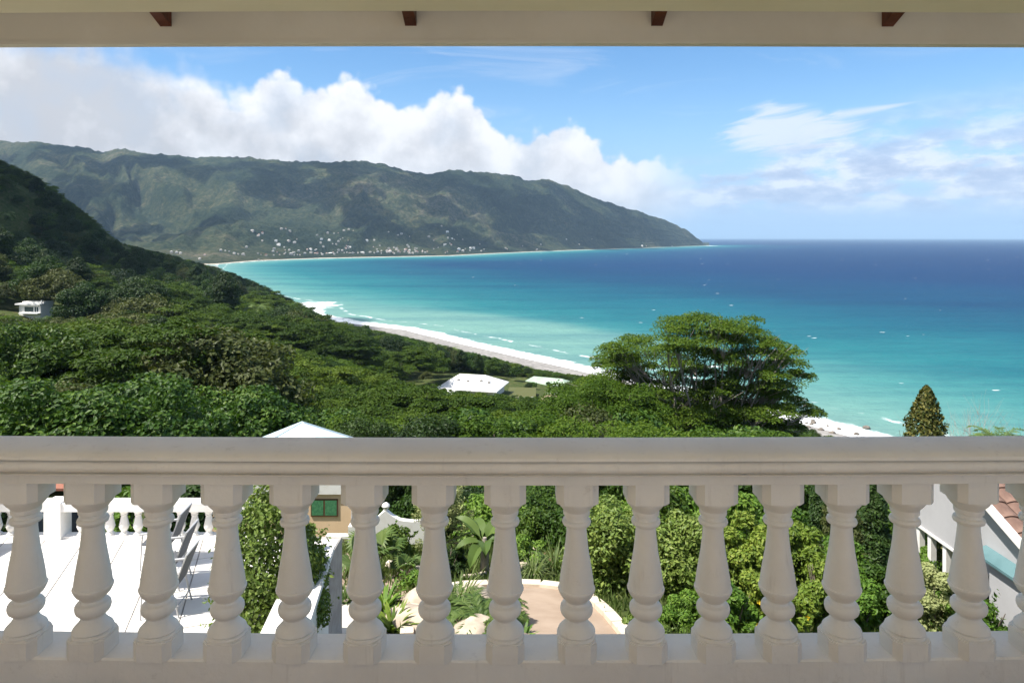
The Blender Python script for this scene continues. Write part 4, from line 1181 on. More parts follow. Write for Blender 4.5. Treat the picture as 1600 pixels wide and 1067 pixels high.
def round_crown(r, R, H, clumps, per, ll, lw, base=0.0, lump=0.36):
    """broad uneven crown: clumps over a dome, some missing, some pushed out"""
    G = Geo(); centres = []
    k = 0
    while k < clumps:
        d = unit(r.normal(size=3)); d[2] = abs(d[2]) * 1.0 - 0.25 * r.random()
        q = r.uniform(0.55, 1.0) * r.uniform(0.85, 1.12)
        c = np.array((d[0] * R * q, d[1] * R * q, base + H * 0.38 + d[2] * H * 0.55 * q))
        rr_ = R * lump * r.uniform(0.6, 1.25)
        blob_leaves(G, c, (rr_, rr_, rr_ * 0.72), per, ll, lw, r)
        centres.append(c); k += 1
    return G, centres

def branches(r, trunk_h, r0, centres, n=6, lean=0.0, sides=5, z0=-1.5):
    G = Geo()
    topx = np.array((lean * r.normal(), lean * r.normal(), trunk_h))
    G.tube([(0, 0, z0), (topx[0] * 0.3, topx[1] * 0.3, trunk_h * 0.45), topx], [r0 * 1.25, r0, r0 * 0.75], sides + 1)
    idx = r.permutation(len(centres))[:n]
    for i in idx:
        c = np.asarray(centres[i])
        mid = topx * 0.45 + c * 0.55 + np.array((0, 0, -0.08 * np.linalg.norm(c - topx)))
        G.tube([topx * 0.98, mid, c], [r0 * 0.55, r0 * 0.32, r0 * 0.1], sides)
    return G

def umbrella_crown(r, R, H, pads, per, ll, lw):
    """flat-topped crown of spreading layered pads, as on albizia trees"""
    G = Geo(); centres = []
    for k in range(pads):
        a = r.uniform(0, 2 * math.pi); q = math.sqrt(r.random())
        z = H * (1.0 - 0.45 * q ** 2) - r.uniform(0, 0.22) * H
        c = np.array((math.cos(a) * R * q, math.sin(a) * R * q, z))
        rad = R * r.uniform(0.20, 0.36)
        pad_leaves(G, c, rad, rad * 0.20, per, ll, lw, r)
        centres.append(c)
    return G, centres

def pad_leaves(G, c, rad, thick, n, ll, lw, r, sub=5):
    """a flat spray: several small discs of leaves with ragged edges"""
    for k in range(sub):
        a = r.uniform(0, 2 * math.pi); q = math.sqrt(r.random()) * 0.72
        cc = np.asarray(c) + np.array((math.cos(a) * rad * q, math.sin(a) * rad * q, r.normal() * thick * 0.40 - q * thick * 0.9))
        m = max(4, n // sub)
        rr_ = rad * r.uniform(0.34, 0.60)
        aa = r.uniform(0, 2 * math.pi, m); qq = np.sqrt(r.random(m))
        pos = np.column_stack([np.cos(aa) * rr_ * qq, np.sin(aa) * rr_ * qq, thick * 0.55 * (1 - qq ** 2) + r.normal(size=m) * thick * 0.16]) + cc
        nor = np.column_stack([np.cos(aa) * qq * 0.6, np.sin(aa) * qq * 0.6, np.ones(m)]) + r.normal(size=(m, 3)) * 0.38
        G.leaves(pos, nor, ll, lw, r)

def frond_geo(G, origin, az_, length, rise, droop, leaflets, lf_len, lf_w, r, vshape=0.5):
    """one feather frond: a curved midrib and leaflets on both sides"""
    d = np.array((math.cos(az_), math.sin(az_), 0)); side = np.array((-d[1], d[0], 0))
    pts_ = []
    for k in range(8):
        t = k / 7
        pts_.append(np.asarray(origin) + d * length * t * (1 - 0.15 * t * t) + np.array((0, 0, rise * length * t - droop * length * t * t)))
    G.tube(pts_, [0.022 * length / 2 * (1 - 0.85 * k / 7) for k in range(8)], 4)
    P_ = np.array(pts_)
    v = []; f = []
    for k in range(leaflets):
        t = 0.12 + 0.88 * k / leaflets
        b_ = np.array([np.interp(t, np.linspace(0, 1, 8), P_[:, i]) for i in range(3)])
        tang = unit(np.array([np.interp(min(1, t + .05), np.linspace(0, 1, 8), P_[:, i]) for i in range(3)]) - b_)
        L = lf_len * math.sin(math.pi * (0.12 + 0.80 * t)) ** 0.6 * r.uniform(0.85, 1.1)
        for s_ in (-1, 1):
            tip = b_ + unit(side * s_ + tang * 0.65 + np.array((0, 0, vshape - 0.9 * r.random() * 0.6))) * L + np.array((0, 0, -0.22 * L))
            midp = b_ * 0.5 + tip * 0.5 + np.array((0, 0, 0.10 * L))
            wv_ = tang * lf_w * 0.5
            i0 = len(v)
            v += [b_ - wv_ * 0.6, b_ + wv_ * 0.6, midp + wv_, midp - wv_, tip]
            f += [(i0, i0 + 1, i0 + 2, i0 + 3), (i0 + 3, i0 + 2, i0 + 4)]
    G.add(v, f)

def blades_geo(G, origin, n, length, width, r, upright=0.8, curl=0.5, spread=0.1, seg=4):
    """a tuft of strap leaves arching outwards"""
    v = []; f = []
    for k in range(n):
        a = r.uniform(0, 2 * math.pi); d = np.array((math.cos(a), math.sin(a), 0)); sd = np.array((-d[1], d[0], 0))
        L = length * r.uniform(0.65, 1.15); up = upright * r.uniform(0.55, 1.25); cu = curl * r.uniform(0.6, 1.4)
        o = np.asarray(origin) + d * spread * r.random()
        i0 = len(v)
        for j in range(seg + 1):
            t = j / seg
            c = o + d * L * t * (1 - up * 0.35) + np.array((0, 0, L * (up * t - cu * t * t)))
            wd = width * (math.sin(math.pi * (0.18 + 0.80 * t)) + 0.03) * 0.5
            v += [c - sd * wd, c + sd * wd]
            if j:
                q = i0 + 2 * (j - 1)
                f.append((q, q + 1, q + 3, q + 2))
    G.add(v, f)

# ---- prototypes for the forest
R0 = np.random.default_rng(11)
forest_proto = []
def add_proto(kind, crown, trunk, mat, R, H):
    forest_proto.append(dict(kind=kind, crown=crown.mesh('crown', M[mat]), trunk=trunk.mesh('trunk', M['bark']), R=R, H=H))
for k, (R_, H_, mat) in enumerate([(4.2, 7.5, 'leaf_mid'), (4.8, 8.5, 'leaf_dark'), (3.6, 8.0, 'leaf_mid'), (4.0, 6.5, 'leaf_olive')]):
    cr, ce_ = round_crown(R0, R_, H_, 48, 270, 0.32, 0.19, base=2.2)
    add_proto('round', cr, branches(R0, 3.4, 0.26, ce_, 7, 0.25), mat, R_, H_ + 2.5)
for k, (R_, H_) in enumerate([(5.6, 9.0), (6.4, 10.0), (5.0, 8.5)]):
    cr, ce_ = umbrella_crown(R0, R_, H_, 40, 400, 0.27, 0.14)
    add_proto('umbrella', cr, branches(R0, 3.6, 0.26, ce_, 16, 0.4), 'leaf_umbrella', R_, H_)
for k in range(2):   # vine-smothered humps with bright leaves
    cr, ce_ = round_crown(R0, 3.2, 6.0, 56, 230, 0.27, 0.20, base=0.5, lump=0.38)
    add_proto('vine', cr, branches(R0, 2.5, 0.22, ce_, 5), 'leaf_vine', 3.2, 6.0)
cr = Geo()
for k in range(15):
    frond_geo(cr, (0, 0, 7.6), k * 2.4, 3.1, 0.75 - 0.05 * k, 0.65, 22, 0.75, 0.09, R0)
tk = Geo().tube([(0, 0, -1.5), (0.25, 0.1, 2.5), (0.35, 0.15, 5.0), (0.1, 0.1, 7.7)], [0.20, 0.15, 0.13, 0.11], 7)
add_proto('palm', cr, tk, 'leaf_palm', 2.8, 8.2)

cr, ce_ = round_crown(R0, 2.6, 12.0, 44, 220, 0.32, 0.18, base=2.5, lump=0.42)          # tall and narrow
add_proto('round', cr, branches(R0, 5.0, 0.24, ce_, 7, 0.2), 'leaf_dark', 2.6, 13.0)
cr, ce_ = umbrella_crown(R0, 5.8, 7.0, 34, 300, 0.25, 0.13)                                # loose and yellowish
add_proto('umbrella', cr, branches(R0, 3.0, 0.2, ce_, 18, 0.5), 'leaf_hero', 5.8, 7.4)
cr, ce_ = round_crown(R0, 4.4, 8.0, 22, 70, 0.34, 0.16, base=2.0, lump=0.30)              # thin dry crown, branches showing
add_proto('round', cr, branches(R0, 3.2, 0.22, ce_, 20, 0.4), 'leaf_olive', 4.4, 9.0)
def tree_label(kind, x_, y_, sc):
    px = 800 + x_ / y_ * F
    look = {'round': 'leafy broadleaf tree', 'umbrella': 'flat topped feathery tree', 'vine': 'vine smothered tree', 'palm': 'coconut palm'}[kind]
    size = 'tall' if sc > 1.45 else ('small' if sc < 0.8 else 'middling')
    if px < 330: zone = 'in the forest just above the rail at left' if y_ < 80 else 'in the forest on the slope below the hillside villa'
    elif px < 620: zone = 'in the forest close behind the pale blue roof' if y_ < 100 else 'in the forest between the pale blue roof and the beach'
    elif px < 900: zone = 'in the forest in front of the white roofed house'
    else: zone = 'at the foot of the large spreading tree' if y_ < 110 else 'on the low ground behind the large spreading tree'
    return '%s %s %s' % (size, look, zone)
lim_all = [(-200, 200), (0, 246), (60, 276), (130, 332), (180, 376), (250, 393), (330, 414), (380, 432), (440, 459), (490, 486), (520, 502), (560, 509), (640, 527), (700, 541), (760, 556),
           (830, 574), (900, 586), (940, 592), (1000, 600), (1100, 630), (1240, 660), (1290, 678), (1340, 676), (1370, 690), (1400, 705), (1700, 720)]
lim_front = [(-200, 460), (0, 491), (110, 494), (200, 480), (330, 500), (480, 545), (600, 590), (680, 607), (800, 618), (890, 622), (930, 600), (1000, 600), (1100, 640), (1260, 672), (1300, 690), (1700, 730)]
lim_close = [(-200, 590), (0, 600), (200, 590), (330, 600), (420, 625), (520, 650), (600, 650), (700, 640), (860, 640), (960, 630), (1020, 660), (1250, 678), (1300, 700), (1700, 740)]
houses_xy = [(-155, 220, 7), (-138, 200, 3), (-12, 205, 12), (13, 250, 9), (15, 222, 4), (10, 175, 3), (-78, 420, 5), (4, 209, 9)]

spots = []
Y = 33.0
while Y < 790:
    step_ = 5.6 if Y < 90 else (7.4 if Y < 220 else (8.4 if Y < 420 else 9.4))
    xl, xr = -0.84 * Y - 12, min(0.82 * Y + 12, 190)
    X = xl
    while X < xr:
        xx, yy = X + R0.uniform(-0.5, 0.5) * step_, Y + R0.uniform(-0.5, 0.5) * step_
        spots.append((xx, yy))
        X += step_
    Y += step_
spots = np.array(spots)
zs = ground(spots[:, 0], spots[:, 1])
dsh = dist_shore(spots, np.array(near_shore))
umb_n = fbm(spots[:, 0] / 45, spots[:, 1] / 45, 3, 77)
cand = []
for (x_, y_), z_, ds, un in zip(spots, zs, dsh, umb_n):
    if z_ < 2.8 or ds < 11: continue
    if any((x_ - hx) ** 2 + (y_ - hy) ** 2 < hr ** 2 for hx, hy, hr in houses_xy): continue
    if y_ < 41 and -14 < x_ < 3: continue
    if 50 < y_ < 88 and abs(x_ - 19) < 9 and y_ < 74: continue
    px = 800 + x_ / y_ * F
    u_ = R0.random()
    palm_p = 0.05 if ds < 90 else 0.025
    if u_ < palm_p: kind = 9
    elif y_ < 75 and px < 420 and u_ < 0.55: kind = R0.choice([7, 8])
    elif y_ < 75 and u_ < 0.35: kind = R0.choice([7, 8])
    elif un > 0.47: kind = R0.choice([4, 5, 6])
    elif un > 0.44: kind = 11
    else: kind = R0.choice([0, 1, 2, 3, 10, 12, 7], p=[.2, .2, .17, .10, .13, .10, .10])
    if px < 240 and 120 < y_ < 250 and R0.random() < 0.5: kind = 3
    if kind == 9 and y_ < 95: kind = 0
    if kind == 12 and y_ < 95: kind = 1
    if y_ < 80 and R0.random() < 0.22: continue
    pr = forest_proto[kind]
    sc = float(np.clip(R0.lognormal(0.18, 0.40), 0.5, 2.3))
    if R0.random() < 0.12: sc = max(sc, R0.uniform(1.6, 2.4))
    elif 80 <= y_ < 230 and R0.random() < 0.16: continue
    if y_ > 420: sc *= 1.12
    if ds < 45: sc *= 0.62
    lim = np.interp(px, *zip(*lim_all))
    if y_ < (222 if px < 130 else 199): lim = max(lim, np.interp(px, *zip(*lim_front)))
    if y_ < 75: lim = max(lim, np.interp(px, *zip(*lim_close)))
    if 185 <= y_ < 245 and 690 < px < 900: lim = max(lim, 596)
    lim += R0.exponential(3.0)
    max_top = EYE - (lim - HZ) / F * (y_ - pr['R'] * 0.5)
    h_need = (max_top - z_) / pr['H']
    if h_need < 0.13: continue
    sc = min(sc, h_need)
    cand.append((y_, x_, z_, kind, sc))
for (x_, y_) in zip(R0.uniform(-170, 150, 2600), R0.uniform(215, 660, 2600)):
    ds = dist_shore(np.array([[x_, y_]]), np.array(near_shore))[0]; z_ = gz(x_, y_)
    if not (9 < ds < 130) or z_ < 2.2: continue
    if any((x_ - hx) ** 2 + (y_ - hy) ** 2 < (hr * 0.9) ** 2 for hx, hy, hr in houses_xy): continue
    px = 800 + x_ / y_ * F
    lim = np.interp(px, *zip(*lim_all)) + R0.exponential(2.0)
    if y_ < 250 and 690 < px < 900: lim = max(lim, 598)
    kind = R0.choice([0, 1, 2, 3, 7]); pr = forest_proto[kind]
    h_need = (EYE - (lim - HZ) / F * y_ - z_) / pr['H']
    if h_need < 0.1: continue
    cand.append((y_, x_, z_, kind, min(R0.uniform(0.25, 0.75), h_need)))
cand.sort()
near_n = 300
seen = []; rest = []
for c in cand:
    y_, x_, z_, kind, sc = c
    px = 800 + x_ / y_ * F
    top_py = HZ + F * (EYE - z_ - forest_proto[kind]['H'] * sc) / y_
    vis = -120 < px < 1720 and top_py < 700
    if vis and len(seen) < near_n: seen.append(c)
    else: rest.append(c)
for y_, x_, z_, kind, sc in seen:
    pr = forest_proto[kind]
    nm = {'round': 'broadleaf_tree', 'umbrella': 'umbrella_tree', 'vine': 'vine_covered_tree', 'palm': 'coconut_palm'}[pr['kind']]
    t = thing(nm, tree_label(pr['kind'], x_, y_, sc), 'palm' if pr['kind'] == 'palm' else 'tree', (x_, y_, z_ - 0.2), R0.uniform(0, 6.28), 'forest trees: ' + pr['kind'])
    t.scale = (sc * R0.uniform(0.9, 1.15), sc * R0.uniform(0.9, 1.15), sc)
    put('trunk', pr['trunk'], t); put('crown', pr['crown'], t)

# the rest of the forest reads as one mass
fc = bpy.data.collections.new('forest_prototypes')
for i, pr in enumerate(forest_proto):
    o = bpy.data.objects.new('p%02d' % i, pr['crown'])
    fc.objects.link(o)
def build_forest(rest):
    me = bpy.data.meshes.new('forest')
    a = np.array(rest)
    me.from_pydata(np.column_stack([a[:, 1], a[:, 0], a[:, 2]]).tolist(), [], [])
    for nm, tp, arr in (('idx', 'INT', a[:, 3].astype(np.int32)), ('siz', 'FLOAT', a[:, 4].astype(np.float32)), ('rot', 'FLOAT', R0.uniform(0, 6.28, len(a)).astype(np.float32))):
        at = me.attributes.new(nm, tp, 'POINT'); at.data.foreach_set('value', arr)
    o = put('forest', me, None, kind='stuff', label='dense green forest on the slopes down to the beach', category='forest')
    ng = bpy.data.node_groups.new('scatter_trees', 'GeometryNodeTree')
    ng.interface.new_socket('Geometry', in_out='INPUT', socket_type='NodeSocketGeometry')
    ng.interface.new_socket('Geometry', in_out='OUTPUT', socket_type='NodeSocketGeometry')
    gi = ng.nodes.new('NodeGroupInput'); go = ng.nodes.new('NodeGroupOutput')
    iop = ng.nodes.new('GeometryNodeInstanceOnPoints'); ci = ng.nodes.new('GeometryNodeCollectionInfo')
    ci.inputs['Collection'].default_value = fc; ci.inputs['Separate Children'].default_value = True; ci.inputs['Reset Children'].default_value = True
    def attr(nm, tp):
        n = ng.nodes.new('GeometryNodeInputNamedAttribute'); n.data_type = tp; n.inputs['Name'].default_value = nm
        return n.outputs['Attribute']
    cx_ = ng.nodes.new('ShaderNodeCombineXYZ'); ng.links.new(attr('rot', 'FLOAT'), cx_.inputs[2])
    ng.links.new(gi.outputs[0], iop.inputs['Points']); ng.links.new(ci.outputs[0], iop.inputs['Instance'])
    iop.inputs['Pick Instance'].default_value = True
    ng.links.new(attr('idx', 'INT'), iop.inputs['Instance Index'])
    ng.links.new(cx_.outputs[0], iop.inputs['Rotation'])
    ng.links.new(attr('siz', 'FLOAT'), iop.inputs['Scale'])
    ng.links.new(iop.outputs[0], go.inputs[0])
    md = o.modifiers.new('scatter', 'NODES'); md.node_group = ng
build_forest(rest)
print('forest', len(seen), len(rest))

# ---- the big flat-topped tree in front of the sea
RH = np.random.default_rng(5)
YT = 70.0
hero = thing('umbrella_tree', 'large spreading flat topped tree standing alone against the turquoise sea', 'tree', (0, 0, 0))
base = np.array((P(1095, 0, YT)[0], YT, gz(P(1095, 0, YT)[0], YT) - 0.5))
pads = [(1110, 494, 62), (1062, 497, 40), (1150, 500, 46), (1175, 513, 36), (1090, 512, 60), (1040, 522, 48), (1195, 524, 30), (1000, 527, 44), (968, 536, 36), (1130, 524, 50),
        (955, 549, 30), (985, 548, 42), (1030, 545, 46), (1210, 546, 34), (1236, 540, 22), (1180, 545, 44), (945, 561, 26), (975, 566, 30), (1100, 546, 40), (1065, 558, 30),
        (1235, 560, 28), (1205, 566, 36), (1150, 560, 34), (1245, 580, 24), (1215, 590, 34), (1180, 580, 30), (1225, 606, 26), (1190, 606, 34), (1025, 566, 24), (1000, 578, 34), (960, 582, 40), (930, 590, 40),
        (1250, 628, 28), (1270, 636, 18), (1225, 632, 30), (1195, 640, 30), (1000, 600, 40), (1075, 615, 26), (1045, 605, 22), (1150, 628, 24), (1110, 592, 22), (1235, 652, 24), (1206, 660, 26), (1080, 640, 34), (1125, 648, 36), (1165, 648, 34), (1045, 648, 34), (1010, 655, 36), (1190, 622, 30), (1100, 665, 40), (1150, 670, 40), (1060, 672, 40), (1200, 676, 34), (1030, 625, 26), (1100, 574, 40), (1142, 584, 40), (1085, 600, 38), (1130, 610, 40), (1168, 602, 36), (1110, 632, 42), (1160, 628, 38), (1060, 588, 34), (1070, 630, 36), (1140, 655, 42), (1095, 655, 40)]
pads = pads + [(px + RH.uniform(-26, 26), py + RH.uniform(6, 26), hw_ * RH.uniform(0.45, 0.75)) for px, py, hw_ in pads]
G = Geo(); pc = []
for px, py, hw_ in pads:
    q = (RH.random() - 0.5) * 2
    Yp = YT + q * 6.0
    c = P(px, py + 6, Yp)
    rad = hw_ / F * Yp * 1.12
    pad_leaves(G, c, rad, rad * 0.17 + 0.12, int(1350 * (rad / 2.6) ** 1.4) + 220, 0.27, 0.13, RH, 9)
    pc.append(c)
put('crown', G.mesh('crown', M['leaf_hero']), hero)
tk = Geo()
fork = [base + np.array((dx, dy, 3.6 + h_)) for dx, dy, h_ in ((-1.6, 0.3, 0.3), (-0.4, -0.8, 0.9), (0.7, 0.6, 0.6), (1.6, -0.3, 0.2), (0.1, 1.0, 1.1))]
for fk in fork:
    tk.tube([base + (fk - base) * np.array((0.15, 0.15, -0.2)), base * 0.55 + fk * 0.45, fk], [0.30, 0.25, 0.20], 8)
for c in pc:
    fk = min(fork, key=lambda q: np.linalg.norm((q - c)[:2]) + RH.uniform(0, 3))
    L = np.linalg.norm(c - fk)
    m1 = fk + (c - fk) * 0.40 + np.array((RH.normal() * 0.25, RH.normal() * 0.25, 0.06 * L))
    m2 = fk + (c - fk) * 0.75 + np.array((RH.normal() * 0.2, RH.normal() * 0.2, 0.03 * L))
    tk.tube([fk, m1, m2, c], [0.135, 0.095, 0.06, 0.025], 6)
    for j in range(5):
        e_ = c + np.array((RH.normal() * 1.1, RH.normal() * 1.1, RH.uniform(-0.15, 0.15)))
        tk.tube([m2, m2 * 0.4 + e_ * 0.6, e_], [0.045, 0.03, 0.012], 4)
put('trunk', tk.mesh('trunk', M['palebark']), hero)
# its lower neighbour on the left
nb = thing('umbrella_tree', 'low spreading flat topped tree just left of the large one', 'tree', (0, 0, 0))
G = Geo(); pc = []
Yn = 62.0
for px, py, hw_ in [(900, 602, 46), (940, 600, 52), (985, 612, 48), (880, 618, 44), (925, 620, 56), (970, 630, 50), (1010, 635, 40), (890, 640, 44), (935, 645, 50), (860, 646, 34), (985, 652, 44), (905, 662, 46), (950, 668, 46), (875, 668, 36), (1030, 655, 34)]:
    Yp = Yn + RH.uniform(-5, 5)
    c = P(px, py + 5, Yp); rad = hw_ / F * Yp
    pad_leaves(G, c, rad, rad * 0.30 + 0.15, int(1500 * (rad / 2.4) ** 1.3) + 260, 0.28, 0.14, RH, 9); pc.append(c)
put('crown', G.mesh('crown', M['leaf_hero']), nb)
bx_, by_ = P(935, 0, Yn)[0], Yn
bz_ = gz(bx_, by_)
tk = Geo().tube([(bx_, by_, bz_ - 1), (bx_ + 0.3, by_, bz_ + 2.2)], [0.28, 0.22], 8)
for c in pc:
    f0 = np.array((bx_ + 0.3, by_, bz_ + 2.1)); m_ = f0 + (c - f0) * 0.6 + np.array((0, 0, -0.2))
    tk.tube([f0, m_, c], [0.12, 0.07, 0.025], 6)
put('trunk', tk.mesh('trunk', M['palebark']), nb)


# ---- garden plants
RG = np.random.default_rng(23)
def shrub(name, label, px, Y, wpx, top_py, mat, leaf=(0.10, 0.055), cat='shrub', clipped=False, flowers=None, nf=0, base_z=None, depth=1.0, dens=1.0, group=None, cone=False):
    x_ = (px - 800) / F * Y
    R_ = wpx / 2 / F * Y
    zb_ = gz(x_, Y) if base_z is None else base_z
    ht = EYE - (top_py - HZ) / F * Y - zb_
    ht = max(ht, 0.25)
    t = thing(name, label, cat, (x_, Y, zb_ - 0.03), 0, group)
    G = Geo()
    area = 2 * math.pi * R_ * (R_ * depth + ht) * 0.75
    n = int(2.1 * dens * area / (0.5 * leaf[0] * leaf[1]))
    n = min(n, 17000)
    if cone:
        tt_ = RG.random(n) ** 1.3
        aa = RG.uniform(0, 2 * math.pi, n)
        lumps = 0.55 + 0.75 * vnoise(aa * 1.6, tt_ * 11, 3) + 0.10 * RG.normal(size=n) * 0.6
        rr_ = R_ * (1 - tt_) ** 0.68 * lumps * np.sqrt(RG.uniform(0.45, 1.0, n)) + 0.02
        pos = np.column_stack([np.cos(aa) * rr_, np.sin(aa) * rr_, tt_ * ht])
        nor = np.column_stack([np.cos(aa), np.sin(aa), np.full(n, 0.5)]) + RG.normal(size=(n, 3)) * 0.6
        G.leaves(pos, nor, leaf[0], leaf[1], RG)
    elif clipped:
        d = unit(RG.normal(size=(n, 3))); d[:, 2] = np.abs(d[:, 2])
        wob = 0.90 + 0.20 * vnoise(d[:, 0] * 3 + 5, d[:, 1] * 3 + d[:, 2] * 4, 8)
        q = (wob * RG.uniform(0.80, 1.04, n))[:, None]
        pos = d ** 1.0 * q * np.array((R_, R_ * depth, ht))
        lo_ = RG.random(n) < 0.38
        aa = RG.uniform(0, 2 * math.pi, n)
        zz = RG.uniform(0, 0.55, n)
        side_ = np.column_stack([np.cos(aa) * R_, np.sin(aa) * R_ * depth, zz * ht]) * (wob * RG.uniform(0.82, 1.02, n))[:, None]
        pos = np.where(lo_[:, None], side_, pos)
        nor = unit(pos / np.array((R_, R_ * depth, ht))) + RG.normal(size=(n, 3)) * 0.7
        G.leaves(pos, nor, leaf[0], leaf[1], RG)
    else:
        k = max(9, int(26 * min(1.6, R_ * ht / 1.6)))
        per = max(20, n // k)
        for j in range(k):
            a = RG.uniform(0, 2 * math.pi); q = math.sqrt(RG.random()) * 0.78
            hz_ = RG.uniform(0.22, 1.0) ** 0.8
            pr_ = math.sqrt(max(0.05, 1 - (max(hz_ - 0.45, 0) / 0.62) ** 2))
            c = np.array((math.cos(a) * R_ * q * pr_, math.sin(a) * R_ * q * pr_ * depth, ht * hz_ * 0.84))
            rr_ = min(R_, ht) * RG.uniform(0.22, 0.42)
            blob_leaves(G, c, (rr_, rr_, rr_ * 0.85), per, leaf[0], leaf[1], RG, shell=0.35)
        m_ = n // 5
        d = unit(RG.normal(size=(m_, 3))); d[:, 2] = np.abs(d[:, 2])
        G.leaves(d * RG.uniform(0.2, 0.75, m_)[:, None] * np.array((R_, R_ * depth, ht * 0.85)), d + RG.normal(size=(m_, 3)), leaf[0] * 1.2, leaf[1] * 1.3, RG)
    if not cone:
        for j in range(int(8 + 10 * R_)):
            d = unit(RG.normal(size=3) * np.array((1, 1, 0.5)) + np.array((0, -0.2, 0.75)))
            p0 = d * np.array((R_, R_ * depth, ht)) * 0.8; L_ = RG.uniform(0.18, 0.42) * min(1.0, R_ + 0.25)
            m_ = 16
            tq = np.linspace(0, 1, m_)[:, None]
            bend = np.array((RG.normal() * 0.25, RG.normal() * 0.25, -0.12))
            pos = p0 + (d * tq + bend * tq ** 2) * L_ + RG.normal(size=(m_, 3)) * leaf[0] * 0.28
            G.leaves(pos, RG.normal(size=(m_, 3)) + np.array((0, 0, 0.8)), leaf[0] * 1.05, leaf[1], RG)
    put('foliage', G.mesh('foliage', M[mat]), t)
    G = Geo()
    for j in range(5):
        a = RG.uniform(0, 6.28)
        G.tube([(0.03 * math.cos(a), 0.03 * math.sin(a), -0.1), (R_ * 0.3 * math.cos(a), R_ * 0.3 * math.sin(a), ht * 0.4), (R_ * 0.5 * math.cos(a), R_ * 0.5 * math.sin(a), ht * 0.75)], [0.028, 0.018, 0.006], 5)
    if cone:
        G.tube([(0, 0, -0.1), (0, 0, ht * 0.9)], [0.06, 0.01], 6)
    put('stem', G.mesh('stem', M['bark']), t)
    if flowers:
        for j in range(nf):
            a = RG.uniform(-math.pi * 0.95, -math.pi * 0.05); zz = RG.uniform(0.25, 0.95)
            c = np.array((math.cos(a) * R_ * 0.95, math.sin(a) * R_ * depth * 0.95, zz * ht * 0.92)) * (1.0, 1.0, 1.0)
            if zz > 0.6: c[:2] *= 1.25 - zz * 0.6
            Gf = Geo()
            for p_ in range(5):
                b_ = p_ * 1.2566
                d1 = np.array((math.cos(b_), -0.5, math.sin(b_))) * 0.038; d2 = np.array((math.cos(b_ + 0.55), -0.3, math.sin(b_ + 0.55))) * 0.032; d3 = np.array((math.cos(b_ - 0.55), -0.3, math.sin(b_ - 0.55))) * 0.032
                Gf.add([c, c + d3, c + d1 * 1.3, c + d2], [(0, 1, 2, 3)])
            put('flower', Gf.mesh('flower', M[flowers]), t)
    return t

shrub('clipped_shrub', 'tall clipped leafy shrub growing at the right side of the terrace', 425, 8.9, 164, 748, 'leaf_hedge', (0.062, 0.038), clipped=True, base_z=ZT, dens=1.15)
shrub('clipped_shrub', 'narrow leafy shrub leaning over the white parapet wall', 484, 9.6, 52, 797, 'leaf_hedge', (0.062, 0.036), base_z=ZT)
shrub('shrub', 'glossy green shrub behind the low terrace balustrade, left of the chairs', 205, 14.6, 100, 738, 'leaf_bright', (0.16, 0.09))
shrub('shrub', 'broad green shrub behind the low terrace balustrade, near the clipped shrub', 285, 15.6, 120, 742, 'leaf_mid', (0.15, 0.08))
shrub('shrub', 'dark green shrub at the far left beyond the terrace', 8, 15.2, 70, 765, 'leaf_dark', (0.13, 0.07))
shrub('shrub', 'low green bush in front of the curved garden wall', 618, 20.5, 80, 822, 'leaf_mid', (0.12, 0.07))
shrub('shrub', 'dark low bush under the pale fuzzy tree', 700, 17.0, 70, 848, 'leaf_dark', (0.09, 0.05))
shrub('shrub', 'rounded bright bush between the driveway and the wild slope', 822, 19.0, 78, 838, 'leaf_bright', (0.11, 0.05))
shrub('shrub', 'trailing green bush above the driveway kerb, beside the wispy grass', 836, 24.0, 90, 790, 'leaf_mid', (0.13, 0.08))
shrub('shrub', 'brownish dry bush on the bare red earth bank', 872, 25.0, 60, 815, 'leaf_olive', (0.10, 0.05))
shrub('shrub', 'big bushy shrub standing right of the driveway kerb', 955, 15.2, 150, 772, 'leaf_hedge', (0.105, 0.055), dens=1.1)
shrub('shrub', 'dark glossy shrub behind the two big hedge shrubs', 1035, 19.5, 110, 752, 'leaf_mid', (0.15, 0.085))
shrub('shrub', 'dense rounded shrub in the middle of the right garden bed', 1075, 14.6, 150, 792, 'leaf_hedge', (0.10, 0.055), dens=1.1)
shrub('shrub', 'light green low bush at the foot of the garden bed', 1058, 12.4, 80, 938, 'leaf_bright', (0.07, 0.03))
shrub('shrub', 'tall green shrub close below the rail at mid right', 1140, 18.5, 110, 752, 'leaf_bright', (0.13, 0.08))
shrub('hibiscus_bush', 'yellow green bush dotted with small red flowers', 1172, 14.2, 120, 790, 'leaf_yellow', (0.095, 0.05), flowers='flower_red', nf=1)
shrub('flowering_bush', 'low leafy bush with yellow flowers at the foot of the bed', 1148, 12.2, 90, 902, 'leaf_bright', (0.10, 0.055), flowers='flower_yellow', nf=5)
shrub('shrub', 'yellowish broad bush between two balusters right of centre', 1245, 14.4, 120, 806, 'leaf_yellow', (0.10, 0.05))
shrub('shrub', 'golden leaved low bush in front of the yellowish broad bush', 1236, 12.2, 90, 905, 'leaf_yellow', (0.10, 0.055), flowers='flower_yellow', nf=2)
shrub('conifer', 'slim dark conifer rising behind the yellowish bush', 1282, 19.5, 62, 715, 'leaf_conifer', (0.12, 0.04), cat='conifer', cone=True)
shrub('conifer', 'broad dark conifer left of the neighbour house', 1362, 18.5, 80, 705, 'leaf_conifer', (0.13, 0.045), cat='conifer', cone=True)
shrub('shrub', 'green shrub in front of the broad dark conifer', 1325, 15.2, 110, 838, 'leaf_bright', (0.10, 0.055))
shrub('hibiscus_bush', 'green bush with a pink flower left of the grey house', 1392, 13.0, 110, 872, 'leaf_mid', (0.10, 0.06), flowers='flower_pink', nf=1)
